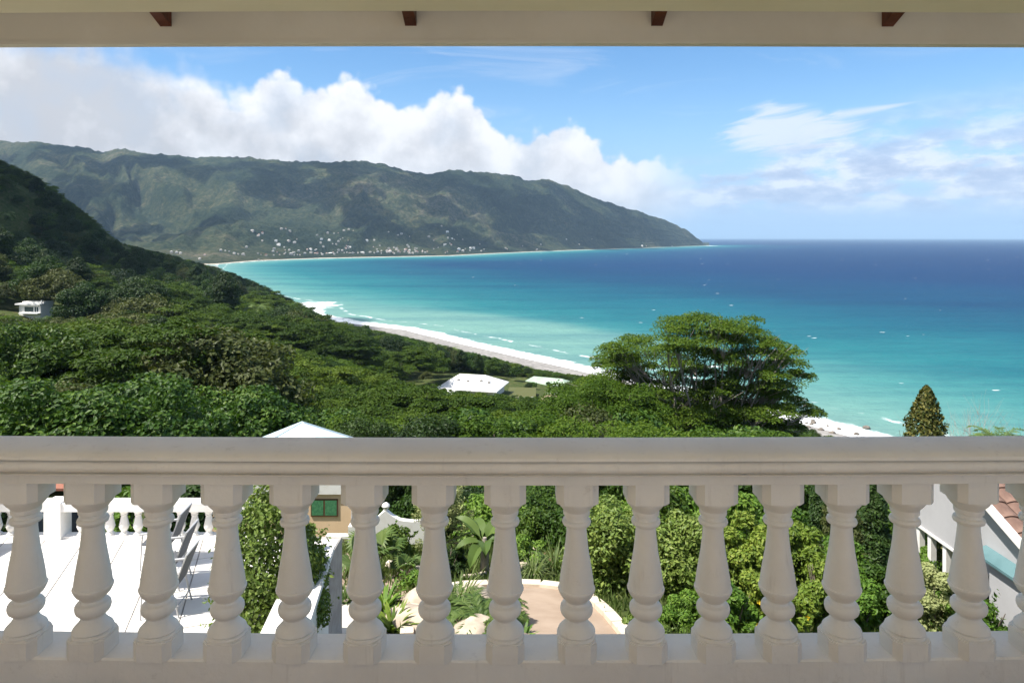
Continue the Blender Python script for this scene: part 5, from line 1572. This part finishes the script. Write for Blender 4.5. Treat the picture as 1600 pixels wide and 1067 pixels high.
shrub('shrub', 'green bush with red blooms beside the white porch posts', 1432, 15.0, 70, 830, 'leaf_bright', (0.10, 0.05), flowers='flower_red', nf=2)
shrub('variegated_bush', 'pale cream variegated bush below the grey gable wall', 1462, 12.2, 116, 872, 'leaf_pale', (0.065, 0.035))
shrub('shrub', 'leafy bush at the foot of the annex wall', 1540, 11.5, 100, 925, 'leaf_bright', (0.09, 0.045))
shrub('shrub', 'dry grey green bush between the conifers', 1312, 17.0, 80, 770, 'leaf_olive', (0.08, 0.035))
shrub('conifer', 'golden tipped conical conifer rising above the rail at right', 1448, 27.0, 150, 602, 'leaf_gold', (0.15, 0.09), cat='conifer', cone=True, dens=1.3)
ORD = ['first', 'second', 'third', 'fourth', 'fifth', 'sixth', 'seventh', 'eighth', 'ninth', 'tenth', 'eleventh', 'twelfth', 'thirteenth', 'fourteenth', 'fifteenth', 'sixteenth']
GREEN = {'leaf_mid': 'mid green', 'leaf_dark': 'dark green', 'leaf_bright': 'bright green'}
def gap_label(what, px):
    vis = [b for b in bpx if 0 < b < 1600]
    k = min(range(len(vis)), key=lambda i: abs(vis[i] + 50 - px))
    return '%s right of the %s baluster from the left' % (what, ORD[k])
for k, (px, Y_, w_, tp, mt) in enumerate([(570, 40, 110, 722, 'leaf_mid'), (640, 36, 120, 716, 'leaf_dark'), (715, 38, 120, 712, 'leaf_mid'), (790, 34, 130, 716, 'leaf_bright'), (865, 36, 120, 712, 'leaf_mid'), (935, 33, 110, 716, 'leaf_dark'),
                                         (1000, 30, 120, 722, 'leaf_mid'), (1080, 28, 130, 722, 'leaf_bright'), (1160, 29, 130, 718, 'leaf_mid'), (1235, 27, 120, 720, 'leaf_mid'), (1310, 28, 120, 716, 'leaf_dark'), (1395, 26, 110, 716, 'leaf_mid')]):
    shrub('slope_bush', gap_label('tall %s wild bush' % GREEN[mt], px), px, Y_, w_ * 1.25, tp, mt, (0.20, 0.11), group='wild bushes on the slope', depth=0.8)
for k, (px, Y_, w_, tp, mt) in enumerate([(590, 27.5, 60, 800, 'leaf_mid'), (770, 26, 120, 775, 'leaf_bright'), (900, 23, 110, 800, 'leaf_mid'), (850, 29, 120, 765, 'leaf_mid'), (735, 29, 90, 762, 'leaf_dark'), (660, 28, 90, 770, 'leaf_mid'), (1000, 22, 100, 775, 'leaf_bright'), (1210, 21, 110, 770, 'leaf_bright'), (1400, 20, 80, 770, 'leaf_bright')]):
    shrub('slope_bush', gap_label('low %s creeper bush' % GREEN[mt], px), px, Y_, w_ * 1.2, tp, mt, (0.15, 0.09), group='creeper bushes behind the garden')

for k, (px, Y_, w_, tp, mt, lab) in enumerate([(1010, 12.0, 70, 950, 'leaf_hedge', 'low soft green bush filling the corner next to the driveway kerb'), (1105, 13.0, 80, 905, 'leaf_bright', 'leafy green bush between the dense rounded shrub and the yellow flowers'),
        (1195, 12.6, 80, 880, 'leaf_yellow', 'lime green bush right of the yellow flowers'), (1285, 12.8, 90, 862, 'leaf_yellow', 'lime green bush left of the bush with the pink flower'), (1342, 12.3, 90, 898, 'leaf_bright', 'fresh green low bush in front of the pink flowering bush'),
        (1425, 12.8, 70, 868, 'leaf_hedge', 'small leaved bush beside the pale variegated bush'), (1500, 12.0, 80, 905, 'leaf_bright', 'glossy bush below the grey annex wall, right of the variegated bush'), (905, 20.0, 60, 850, 'leaf_mid', 'dark leafy bush beside the bare red earth'),
        (660, 14.8, 70, 885, 'leaf_bright', 'bright leafy bush behind the flat beige boulder'), (690, 20.0, 60, 862, 'leaf_dark', 'dark shade loving bush at the foot of the fuzzy tree')]):
    shrub('garden_bush', lab, px, Y_, w_ * 1.15, tp, mt, (0.085, 0.045), group='bushes of the garden beds')
# pale fuzzy-fingered tree
def fuzzy_tree():
    x_, Y_ = P(690, 0, 21.5)[0], 21.5
    zb_ = gz(x_, Y_)
    t = thing('fuzzy_tree', 'pale yellow green tree with thick fuzzy upturned branch tips', 'tree', (x_, Y_, zb_ - 0.05))
    topz = EYE - (735 - HZ) / F * Y_ - zb_
    Gt = Geo().tube([(0, 0, -0.1), (0.05, 0, topz * 0.5), (0, 0, topz * 0.92)], [0.10, 0.07, 0.02], 7)
    Gl = Geo()
    for k in range(74):
        f_ = RG.uniform(0.12, 1.0); a = RG.uniform(0, 6.28)
        L = (1.15 - 0.75 * f_) * RG.uniform(0.7, 1.1)
        b0 = np.array((0, 0, topz * (0.12 + 0.78 * f_) - 0.2)); e_ = b0 + np.array((math.cos(a) * L, math.sin(a) * L, 0.20 * L)); tip = e_ + np.array((math.cos(a) * 0.16, math.sin(a) * 0.16, 0.22))
        Gt.tube([b0, e_], [0.025, 0.012], 4)
        m_ = 130
        u_ = RG.random(m_)[:, None]
        ctr = np.where(u_ < 0.6, b0 + (e_ - b0) * (0.35 + 0.65 * u_ / 0.6), e_ + (tip - e_) * (u_ - 0.6) / 0.4)
        dd_ = unit(RG.normal(size=(m_, 3)))
        Gl.leaves(ctr + dd_ * RG.uniform(0.04, 0.115, m_)[:, None], dd_ + RG.normal(size=(m_, 3)) * 0.5, 0.085, 0.035, RG)
    put('trunk', Gt.mesh('trunk', M['bark']), t); put('foliage', Gl.mesh('foliage', M['leaf_pale']), t)
fuzzy_tree()

# palms, bananas and strap-leaved plants
def tuft(name, label, px, Y_, n, length, width, mat, upright=0.8, curl=0.5, lift=0.0, cat='plant', spread=0.08, trunk=0.0):
    x_ = (px - 800) / F * Y_
    zb_ = gz(x_, Y_)
    t = thing(name, label, cat, (x_, Y_, zb_ - 0.02))
    G = Geo(); blades_geo(G, (0, 0, trunk + lift), n, length, width, RG, upright, curl, spread)
    put('leaves', G.mesh('leaves', M[mat]), t)
    put('stem', Geo().tube([(0, 0, -0.1), (0.02, 0, max(trunk, 0.06) + 0.04)], [0.07 + trunk * 0.04, 0.05], 7).mesh('stem', M['bark']), t)
    return t
def fan_palm(label, px, Y_, n, blade, trunk):
    x_ = (px - 800) / F * Y_; zb_ = gz(x_, Y_)
    t = thing('fan_palm', label, 'palm', (x_, Y_, zb_ - 0.02))
    Gt = Geo().tube([(0, 0, -0.1), (0, 0, trunk)], [0.12, 0.09], 8)
    for k in range(n):
        a = k * 2.4 + RG.uniform(-0.3, 0.3); el_ = RG.uniform(0.2, 1.2)
        d = np.array((math.cos(a) * math.cos(el_), math.sin(a) * math.cos(el_), math.sin(el_)))
        o_ = np.array((0, 0, trunk)); h_ = o_ + d * blade * 0.75
        Gt.tube([o_, (o_ + h_) / 2 + (0, 0, 0.05), h_], [0.018, 0.014, 0.01], 5)
        G = Geo()
        sd = unit(np.cross(d, (0, 0, 1))); up_ = np.cross(sd, d)
        v = []; f = []
        for j in range(15):
            b_ = -1.25 + 2.5 * j / 14
            dirn = d * math.cos(b_) + sd * math.sin(b_)
            wv_ = (sd * math.cos(b_) - d * math.sin(b_)) * blade * 0.055
            tip = h_ + dirn * blade * (0.95 - 0.25 * abs(b_)) + np.array((0, 0, -0.22 * blade))
            mid_ = h_ + dirn * blade * 0.5 + up_ * 0.05
            i0 = len(v)
            v += [h_, mid_ - wv_, tip, mid_ + wv_]
            f.append((i0, i0 + 1, i0 + 2, i0 + 3))
        put('leaf', G.add(v, f).mesh('leaf', M['leaf_palm']), t)
    put('trunk', Gt.mesh('trunk', M['bark']), t)
fan_palm('fan palm beside the tan path, right of the white parapet', 582, 16.5, 12, 0.70, 0.25)
fan_palm('second smaller fan palm right of the one beside the tan path', 636, 16.0, 7, 0.42, 0.1)
def banana(label, px, Y_, n, L_, W_, trunk):
    x_ = (px - 800) / F * Y_; zb_ = gz(x_, Y_)
    t = thing('banana_plant', label, 'plant', (x_, Y_, zb_ - 0.02))
    put('stem', Geo().tube([(0, 0, -0.1), (0.03, 0, trunk), (0.02, 0.02, trunk + 0.4)], [0.12, 0.10, 0.05], 8).mesh('stem', M['palebark']), t)
    for k in range(n):
        a = k * 2.4 + RG.uniform(-0.25, 0.25); d = np.array((math.cos(a), math.sin(a), 0)); sd = np.array((-d[1], d[0], 0))
        up_ = RG.uniform(0.5, 1.3); v = []; f = []
        Ls = L_ * RG.uniform(0.8, 1.1)
        for j in range(8):
            tq = j / 7
            c = np.array((0, 0, trunk + 0.2)) + d * Ls * tq * 0.8 + np.array((0, 0, Ls * (up_ * tq - 0.75 * tq * tq)))
            wd = W_ * 0.5 * (math.sin(math.pi * min(1, 0.06 + tq * 0.94)) ** 0.6 if j > 1 else 0.12)
            v += [c - sd * wd + (0, 0, 0.05), c + (0, 0, -0.03), c + sd * wd + (0, 0, 0.05)]
            if j:
                q = 3 * (j - 1)
                f += [(q, q + 1, q + 4, q + 3), (q + 1, q + 2, q + 5, q + 4)]
        put('leaf', Geo().add(v, f).mesh('leaf', M['leaf_palm'], smooth=True), t)
banana('broad leaved banana plant left of centre behind the boulders', 756, 17.2, 9, 1.15, 0.34, 0.55)
tuft('croton', 'yellow striped croton in front of the tan path', 613, 11.7, 70, 0.62, 0.065, 'leaf_yellow', 1.0, 0.45)
tuft('strap_leaf_plant', 'loose green strap leaved plant behind the yellow croton', 600, 13.2, 60, 0.6, 0.06, 'leaf_bright', 1.0, 0.5)
tuft('ornamental_grass', 'tall green grass clump left of the beige boulders', 714, 12.6, 170, 0.95, 0.03, 'leaf_grass', 1.3, 0.7)
tuft('fountain_grass', 'pale wispy fountain grass by the driveway edge', 866, 17.2, 260, 1.05, 0.02, 'leaf_grass', 1.3, 1.0)
tuft('fountain_grass', 'greyer wispy grass clump left of the pale fountain grass', 834, 16.8, 220, 0.8, 0.02, 'leaf_grass', 1.2, 1.0)
tuft('strap_leaf_plant', 'small green plant with arching leaves on the driveway edge', 818, 11.35, 26, 0.34, 0.05, 'leaf_bright', 0.9, 0.6)
tuft('croton', 'low green and yellow plant beside the pale path', 540, 13.5, 60, 0.5, 0.05, 'leaf_palm', 0.9, 0.5)
def cycad(label, px, Y_, n, L_):
    x_ = (px - 800) / F * Y_; zb_ = gz(x_, Y_)
    t = thing('cycad', label, 'plant', (x_, Y_, zb_ - 0.02))
    for k in range(n):
        G = Geo(); frond_geo(G, (0, 0, 0.22), k * 2.4 + RG.uniform(-.2, .2), L_ * RG.uniform(0.8, 1.1), RG.uniform(0.55, 1.1), 0.75, 26, 0.20, 0.028, RG)
        put('frond', G.mesh('frond', M['leaf_palm']), t)
    put('trunk', Geo().tube([(0, 0, -0.1), (0, 0, 0.26)], [0.11, 0.09], 8).mesh('trunk', M['bark']), t)
cycad('cycad with dark arching fronds between the boulders', 730, 12.0, 14, 0.85)
cycad('cycad with feathery fronds in front of the driveway', 752, 11.5, 12, 0.75)
cycad('small cycad at the foot of the driveway behind a baluster', 788, 11.9, 9, 0.55)

# boulders
def boulder(label, px, Y_, r_, mat='boulder', name='boulder', group=None, z_=None, flat=0.62):
    x_ = (px - 800) / F * Y_
    me_g = Geo()
    nu, nv_ = 18, 10
    v = []; sd = RG.uniform(0, 50)
    for i in range(nv_ + 1):
        ph = math.pi * i / nv_
        for j in range(nu):
            a = 2 * math.pi * j / nu
            d = np.array((math.sin(ph) * math.cos(a), math.sin(ph) * math.sin(a), math.cos(ph)))
            q = r_ * (0.80 + 0.42 * float(vnoise(np.array([d[0] * 1.6 + sd]), np.array([d[1] * 1.6 + d[2] * 1.9]), 4)[0]))
            v.append((d[0] * q, d[1] * q * 0.8, d[2] * q * flat))
    f = []
    for i in range(nv_):
        for j in range(nu):
            a, b = i * nu + j, i * nu + (j + 1) % nu
            f.append((a, a + nu, b + nu, b))
    me_g.add(v, f)
    return put(name, me_g.mesh(name, M[mat], smooth=True, angle=50), None, (x_, Y_, (gz(x_, Y_) if z_ is None else z_) + r_ * 0.22), RG.uniform(0, 6.28), label=label, category='rock', group=group)
boulder('large smooth beige boulder behind the dark cycad', 738, 12.9, 0.52)
boulder('beige boulder in front of the driveway, lowest of the group', 742, 11.25, 0.42)
boulder('flat beige boulder beside the yellow croton', 650, 11.9, 0.50, flat=0.5)
boulder('beige boulder at the left edge of the driveway', 668, 13.2, 0.45)
boulder('small white stone in the creeper above the driveway', 838, 22.5, 0.26)
boulder('small round white stone beside the bright rounded bush', 817, 18.2, 0.22)
sb_ = P(1290, 674, 282)
for k in range(16):
    q = RG.normal(size=2)
    xx, yy = 128 + q[0] * 7, 289 + q[1] * 7
    boulder('dark wave washed rock on the shore below the big tree', 800 + xx / yy * F, yy, RG.uniform(0.6, 1.7), 'rock', 'shore_rock', 'rocks at the water edge', z_=0.0)
# curved border log
lg = thing('border_log', 'pinkish white curved garden border beside the tan path', 'border', (0, 0, 0))
lp = [gpt(px, py) for px, py in ((608, 888), (625, 892), (645, 896), (668, 895), (690, 890))]
put('edging', Geo().tube([(x_, y_, gz(x_, y_) + 0.1) for x_, y_ in lp], 0.12, 8).mesh('edging', M['kerb'], smooth=True), lg)
lg = thing('border_edging', 'short curved pale edging below the dark low bush', 'border', (0, 0, 0))
lp = [gpt(px, py) for px, py in ((722, 905), (738, 904), (754, 900), (766, 894))]
put('edging', Geo().tube([(x_, y_, gz(x_, y_) + 0.06) for x_, y_ in lp], 0.06, 8).mesh('edging', M['kerb'], smooth=True), lg)

# things beyond the terrace at far left: a curved dark wall with a rusty seat
cw = thing('curved_wall', 'dark grey curved sloping wall beyond the terrace balustrade', 'wall', (0, 0, 0))
pts_ = [P(px, py, Y_) for px, py, Y_ in ((52, 800, 15.0), (70, 790, 15.4), (92, 781, 15.8), (112, 771, 16.2), (135, 766, 16.5))]
G = Geo()
for a, b in zip(pts_[:-1], pts_[1:]):
    G.hull([a - (0, 0, 2.2), b - (0, 0, 2.2), b - (0, -0.2, 2.2), a - (0, -0.2, 2.2)], [a, b, b + (0, 0.2, 0), a + (0, 0.2, 0)])
put('wall', G.mesh('wall', M['darkwall']), cw)
rs = thing('bench', 'rusty orange bench behind the dark curved wall', 'bench', tuple(P(90, 782, 17.2)))
put('seat', Geo().box((-0.5, -0.2, 0.32), (0.5, 0.2, 0.38)).mesh('seat', M['roofred']), rs)
put('backrest', Geo().box((-0.5, 0.2, 0.4), (0.5, 0.25, 0.8)).mesh('backrest', M['earth']), rs)
for lx in (-0.45, 0.40):
    put('leg', Geo().box((lx, -0.18, -1.0), (lx + 0.05, 0.18, 0.319)).mesh('leg', M['earth']), rs)

# bare shrub and palm tips at the right edge, above the rail
bs_ = thing('bare_shrub', 'leafless grey twiggy shrub above the rail at the far right', 'shrub', (P(1548, 0, 38)[0], 38, gz(P(1548, 0, 38)[0], 38)))
zt_ = EYE - (651 - HZ) / F * 38 - gz(P(1548, 0, 38)[0], 38)
G = Geo()
def twig(o_, d, L, r_, lev):
    e_ = o_ + d * L
    G.tube([o_, (o_ + e_) / 2 + RG.normal(size=3) * L * 0.04, e_], [r_, r_ * 0.8, r_ * 0.55], 4)
    if lev > 0:
        for k in range(4):
            nd = unit(d + RG.normal(size=3) * 0.38 + np.array((0, 0, 0.12)))
            twig(o_ + d * L * RG.uniform(0.55, 1.0), nd, L * RG.uniform(0.55, 0.8), r_ * 0.55, lev - 1)
for k in range(9):
    a = RG.uniform(0, 6.28)
    d0 = unit(np.array((math.cos(a) * 0.55, math.sin(a) * 0.45, 1.0)))
    twig(np.array((RG.normal() * 0.5, RG.normal() * 0.4, -0.2)), d0, zt_ * 0.53, 0.035, 3)
put('branches', G.mesh('branches', M['twig']), bs_)
x_ = P(1560, 0, 33)[0]; zb_ = gz(x_, 33)
pt_ = thing('palm', 'palm whose frond tips just show above the rail at far right', 'palm', (x_, 33, zb_))
ht = EYE - (674 - HZ) / F * 33 - zb_
for k in range(16):
    G = Geo(); frond_geo(G, (0, 0, ht - 0.5), k * 2.4, 1.5, 1.1 - 0.04 * k, 0.75, 20, 0.36, 0.06, RG)
    put('frond', G.mesh('frond', M['leaf_palm']), pt_)
put('trunk', Geo().tube([(0, 0, -0.3), (0.1, 0, ht * 0.5), (0, 0, ht - 0.45)], [0.16, 0.12, 0.10], 8).mesh('trunk', M['bark']), pt_)
x_, Y_ = P(655, 0, 78)[0], 78.0; zb_ = gz(x_, Y_)
cpm = thing('coconut_palm', 'coconut palm with drooping fronds right of the pale blue roof', 'palm', (x_, Y_, zb_))
sc_ = (EYE - (640 - HZ) / F * Y_ - zb_) / 8.2
cpm.scale = (sc_,) * 3
put('trunk', forest_proto[9]['trunk'], cpm); put('crown', forest_proto[9]['crown'], cpm)
# dark cypress-like tree near the beach
shrub('conifer', 'dark narrow cypress rising out of the forest near the beach', 572, 380, 26, 503, 'leaf_conifer', (1.0, 0.5), cat='conifer', cone=False)

# grass and ground cover between the garden plants
def ground_cover():
    n = 26000
    x_ = RG.uniform(-6, 12, n); y_ = RG.uniform(10.5, 27, n)
    from_drive = np.ones(n, bool)
    def inside(poly, px_, py_):
        c = np.zeros(len(px_), bool); j = len(poly) - 1
        for i in range(len(poly)):
            xi, yi = poly[i]; xj, yj = poly[j]
            cr_ = ((yi > py_) != (yj > py_)) & (px_ < (xj - xi) * (py_ - yi) / (yj - yi + 1e-12) + xi)
            c ^= cr_; j = i
        return c
    keep = ~inside(drive_outline, x_, y_) & ~((x_ < -2.0) & (y_ < 13.5)) & ~((x_ > 8.4) & (y_ < 15.5))
    x_, y_ = x_[keep], y_[keep]; n = len(x_)
    z_ = ground(x_, y_)
    a = RG.uniform(0, 6.28, n); L = RG.uniform(0.08, 0.26, n) * (0.6 + 0.9 * fbm(x_ / 2, y_ / 2, 3, 5))
    lean = RG.uniform(0.1, 0.7, n)
    d = np.column_stack([np.cos(a), np.sin(a), np.zeros(n)]); s_ = np.column_stack([-np.sin(a), np.cos(a), np.zeros(n)]) * 0.016
    o_ = np.column_stack([x_, y_, z_ - 0.01])
    mid_ = o_ + d * (L * lean * 0.35)[:, None] + np.column_stack([np.zeros(n), np.zeros(n), L * 0.6])
    tip = o_ + d * (L * lean)[:, None] + np.column_stack([np.zeros(n), np.zeros(n), L * 0.95])
    v = np.stack([o_ - s_, o_ + s_, mid_ + s_ * 0.8, tip, mid_ - s_ * 0.8], axis=1).reshape(-1, 3)
    f = np.arange(5 * n).reshape(n, 5)
    put('grass', Geo().add(v, f).mesh('grass', M['leaf_grass']), None, kind='stuff', label='rough green grass between the garden beds', category='grass')
ground_cover()

# whitecaps scattered over the open water
def whitecaps():
    G = Geo()
    n = 0
    while n < 95:
        px, py = RG.uniform(560, 1640), HZ + 14 + abs(RG.normal()) * 95
        if py > 640: continue
        Yq = EYE * F / (py - HZ); x_ = (px - 800) / F * Yq
        if dist_shore(np.array([[x_, Yq]]))[0] < 60 or Yq > 5200: continue
        if not (x_ > np.interp(Yq, [200, 300, 404, 505, 650, 800, 1550, 2100], [150, 130, 60, -20, -150, -220, -600, -700])): continue
        k = RG.uniform(0.3, 1.0) ** 2.0 * 0.75 * (1.0 + Yq / 1500)
        L_, W_ = 3.2 * k, 0.8 * k * (1 + Yq / 2500)
        m_ = 9
        aa = np.linspace(0, 2 * math.pi, m_, endpoint=False)
        rr_ = RG.uniform(0.55, 1.1, m_)
        top_ = np.column_stack([x_ + np.cos(aa) * rr_ * L_, Yq + np.sin(aa) * rr_ * W_, np.full(m_, 0.10)])
        ctr = np.array([[x_, Yq, 0.22 * k]])
        G.add(np.vstack([top_, ctr]), [(i, (i + 1) % m_, m_) for i in range(m_)])
        n += 1
    put('whitecaps', G.mesh('whitecaps', pmat('sea_foam', (0.75, 0.78, 0.80), None, rough=0.9)), None, kind='stuff', label='small breaking wave crests over the open blue water', category='foam')
whitecaps()

# ---- cumulus drifting over the land (part of the same bank; the hills lie partly in its shade)
M['cloud'] = pmat('cloud_white', (0.90, 0.90, 0.92), None, rough=1.0, spec=0.0)
_nt = M['cloud'].node_tree      # thin vapour: each lump lets most of the light through, many lumps shade
_t = _nt.nodes.new('ShaderNodeBsdfTransparent'); _m = _nt.nodes.new('ShaderNodeMixShader'); _m.inputs[0].default_value = 0.50
_nt.links.new(_t.outputs[0], _m.inputs[1]); _nt.links.new(_nt.nodes['Principled BSDF'].outputs[0], _m.inputs[2]); _nt.links.new(_m.outputs[0], _nt.nodes['Material Output'].inputs['Surface'])
def cloud(label, sx_, sy_, sz_, hgt, rx, ry, n):
    """cumulus placed so that its shade falls round (sx_, sy_, sz_)"""
    k = (hgt - sz_) / SUN.z
    c = np.array((sx_, sy_, sz_)) + np.array(SUN) * k
    G = Geo()
    for j in range(n):
        a = RG.uniform(0, 6.28); q = math.sqrt(RG.random())
        r_ = min(rx, ry) * RG.uniform(0.26, 0.46) * (1.2 - 0.6 * q)
        o_ = np.array((math.cos(a) * rx * q, math.sin(a) * ry * q, r_ * 0.35))
        nu, nv_ = 16, 9; v = []; f = []
        sd = RG.uniform(0, 90)
        for i in range(nv_ + 1):
            ph = math.pi * i / nv_
            for jj in range(nu):
                b = 2 * math.pi * jj / nu
                d = np.array((math.sin(ph) * math.cos(b), math.sin(ph) * math.sin(b), math.cos(ph)))
                w_ = r_ * (0.8 + 0.45 * float(vnoise(np.array([d[0] * 2.5 + sd]), np.array([d[1] * 2.5 + d[2] * 2.2]), 6)[0]))
                v.append(o_ + d * w_ * np.array((1, 1, 0.7 if d[2] > 0 else 0.25)))
        for i in range(nv_):
            for jj in range(nu):
                a1_, b1_ = i * nu + jj, i * nu + (jj + 1) % nu
                f.append((a1_, a1_ + nu, b1_ + nu, b1_))
        G.add(v, f)
    put('cloud', G.mesh('cloud', M['cloud'], smooth=True, angle=60), None, tuple(c), label=label, category='cloud', kind=None, group='cumulus clouds over the land')
CL = 'white cumulus drifting over the hills, its shade lying on the slopes'
cloud(CL, -400, 480, 110, 1150, 190, 200, 30)
cloud(CL, -560, 330, 120, 1150, 200, 170, 26)
for sx_, sy_, sz_, rx, ry in [(-3300, 4500, 450, 1000, 520), (-1900, 4350, 430, 900, 420), (-600, 4350, 430, 820, 420), (350, 4950, 420, 620, 380), (-1700, 2950, 110, 620, 360), (-550, 3500, 170, 360, 280), (300, 4500, 200, 330, 260), (1000, 5600, 250, 300, 260), (-1100, 3850, 260, 420, 240), (-2500, 3700, 250, 520, 300), (-200, 3950, 230, 300, 200)]:
    cloud(CL, sx_, sy_, sz_, 1900, rx, ry, 26)

# ================================================================== THE AIR
hz = bpy.data.materials.new('haze_air'); hz.use_nodes = True
nt = hz.node_tree
for n in list(nt.nodes):
    if n.type != 'OUTPUT_MATERIAL': nt.nodes.remove(n)
pv = nt.nodes.new('ShaderNodeVolumePrincipled')
pv.inputs['Color'].default_value = (0.50, 0.74, 1.0, 1)
pv.inputs['Density'].default_value = 0.000046
pv.inputs['Anisotropy'].default_value = 0.0
nt.links.new(pv.outputs[0], nt.nodes['Material Output'].inputs['Volume'])
put('haze', Geo().box((-46000, -46000, -8.0), (46000, 46000, 760.0)).mesh('haze', hz), None, kind='stuff')
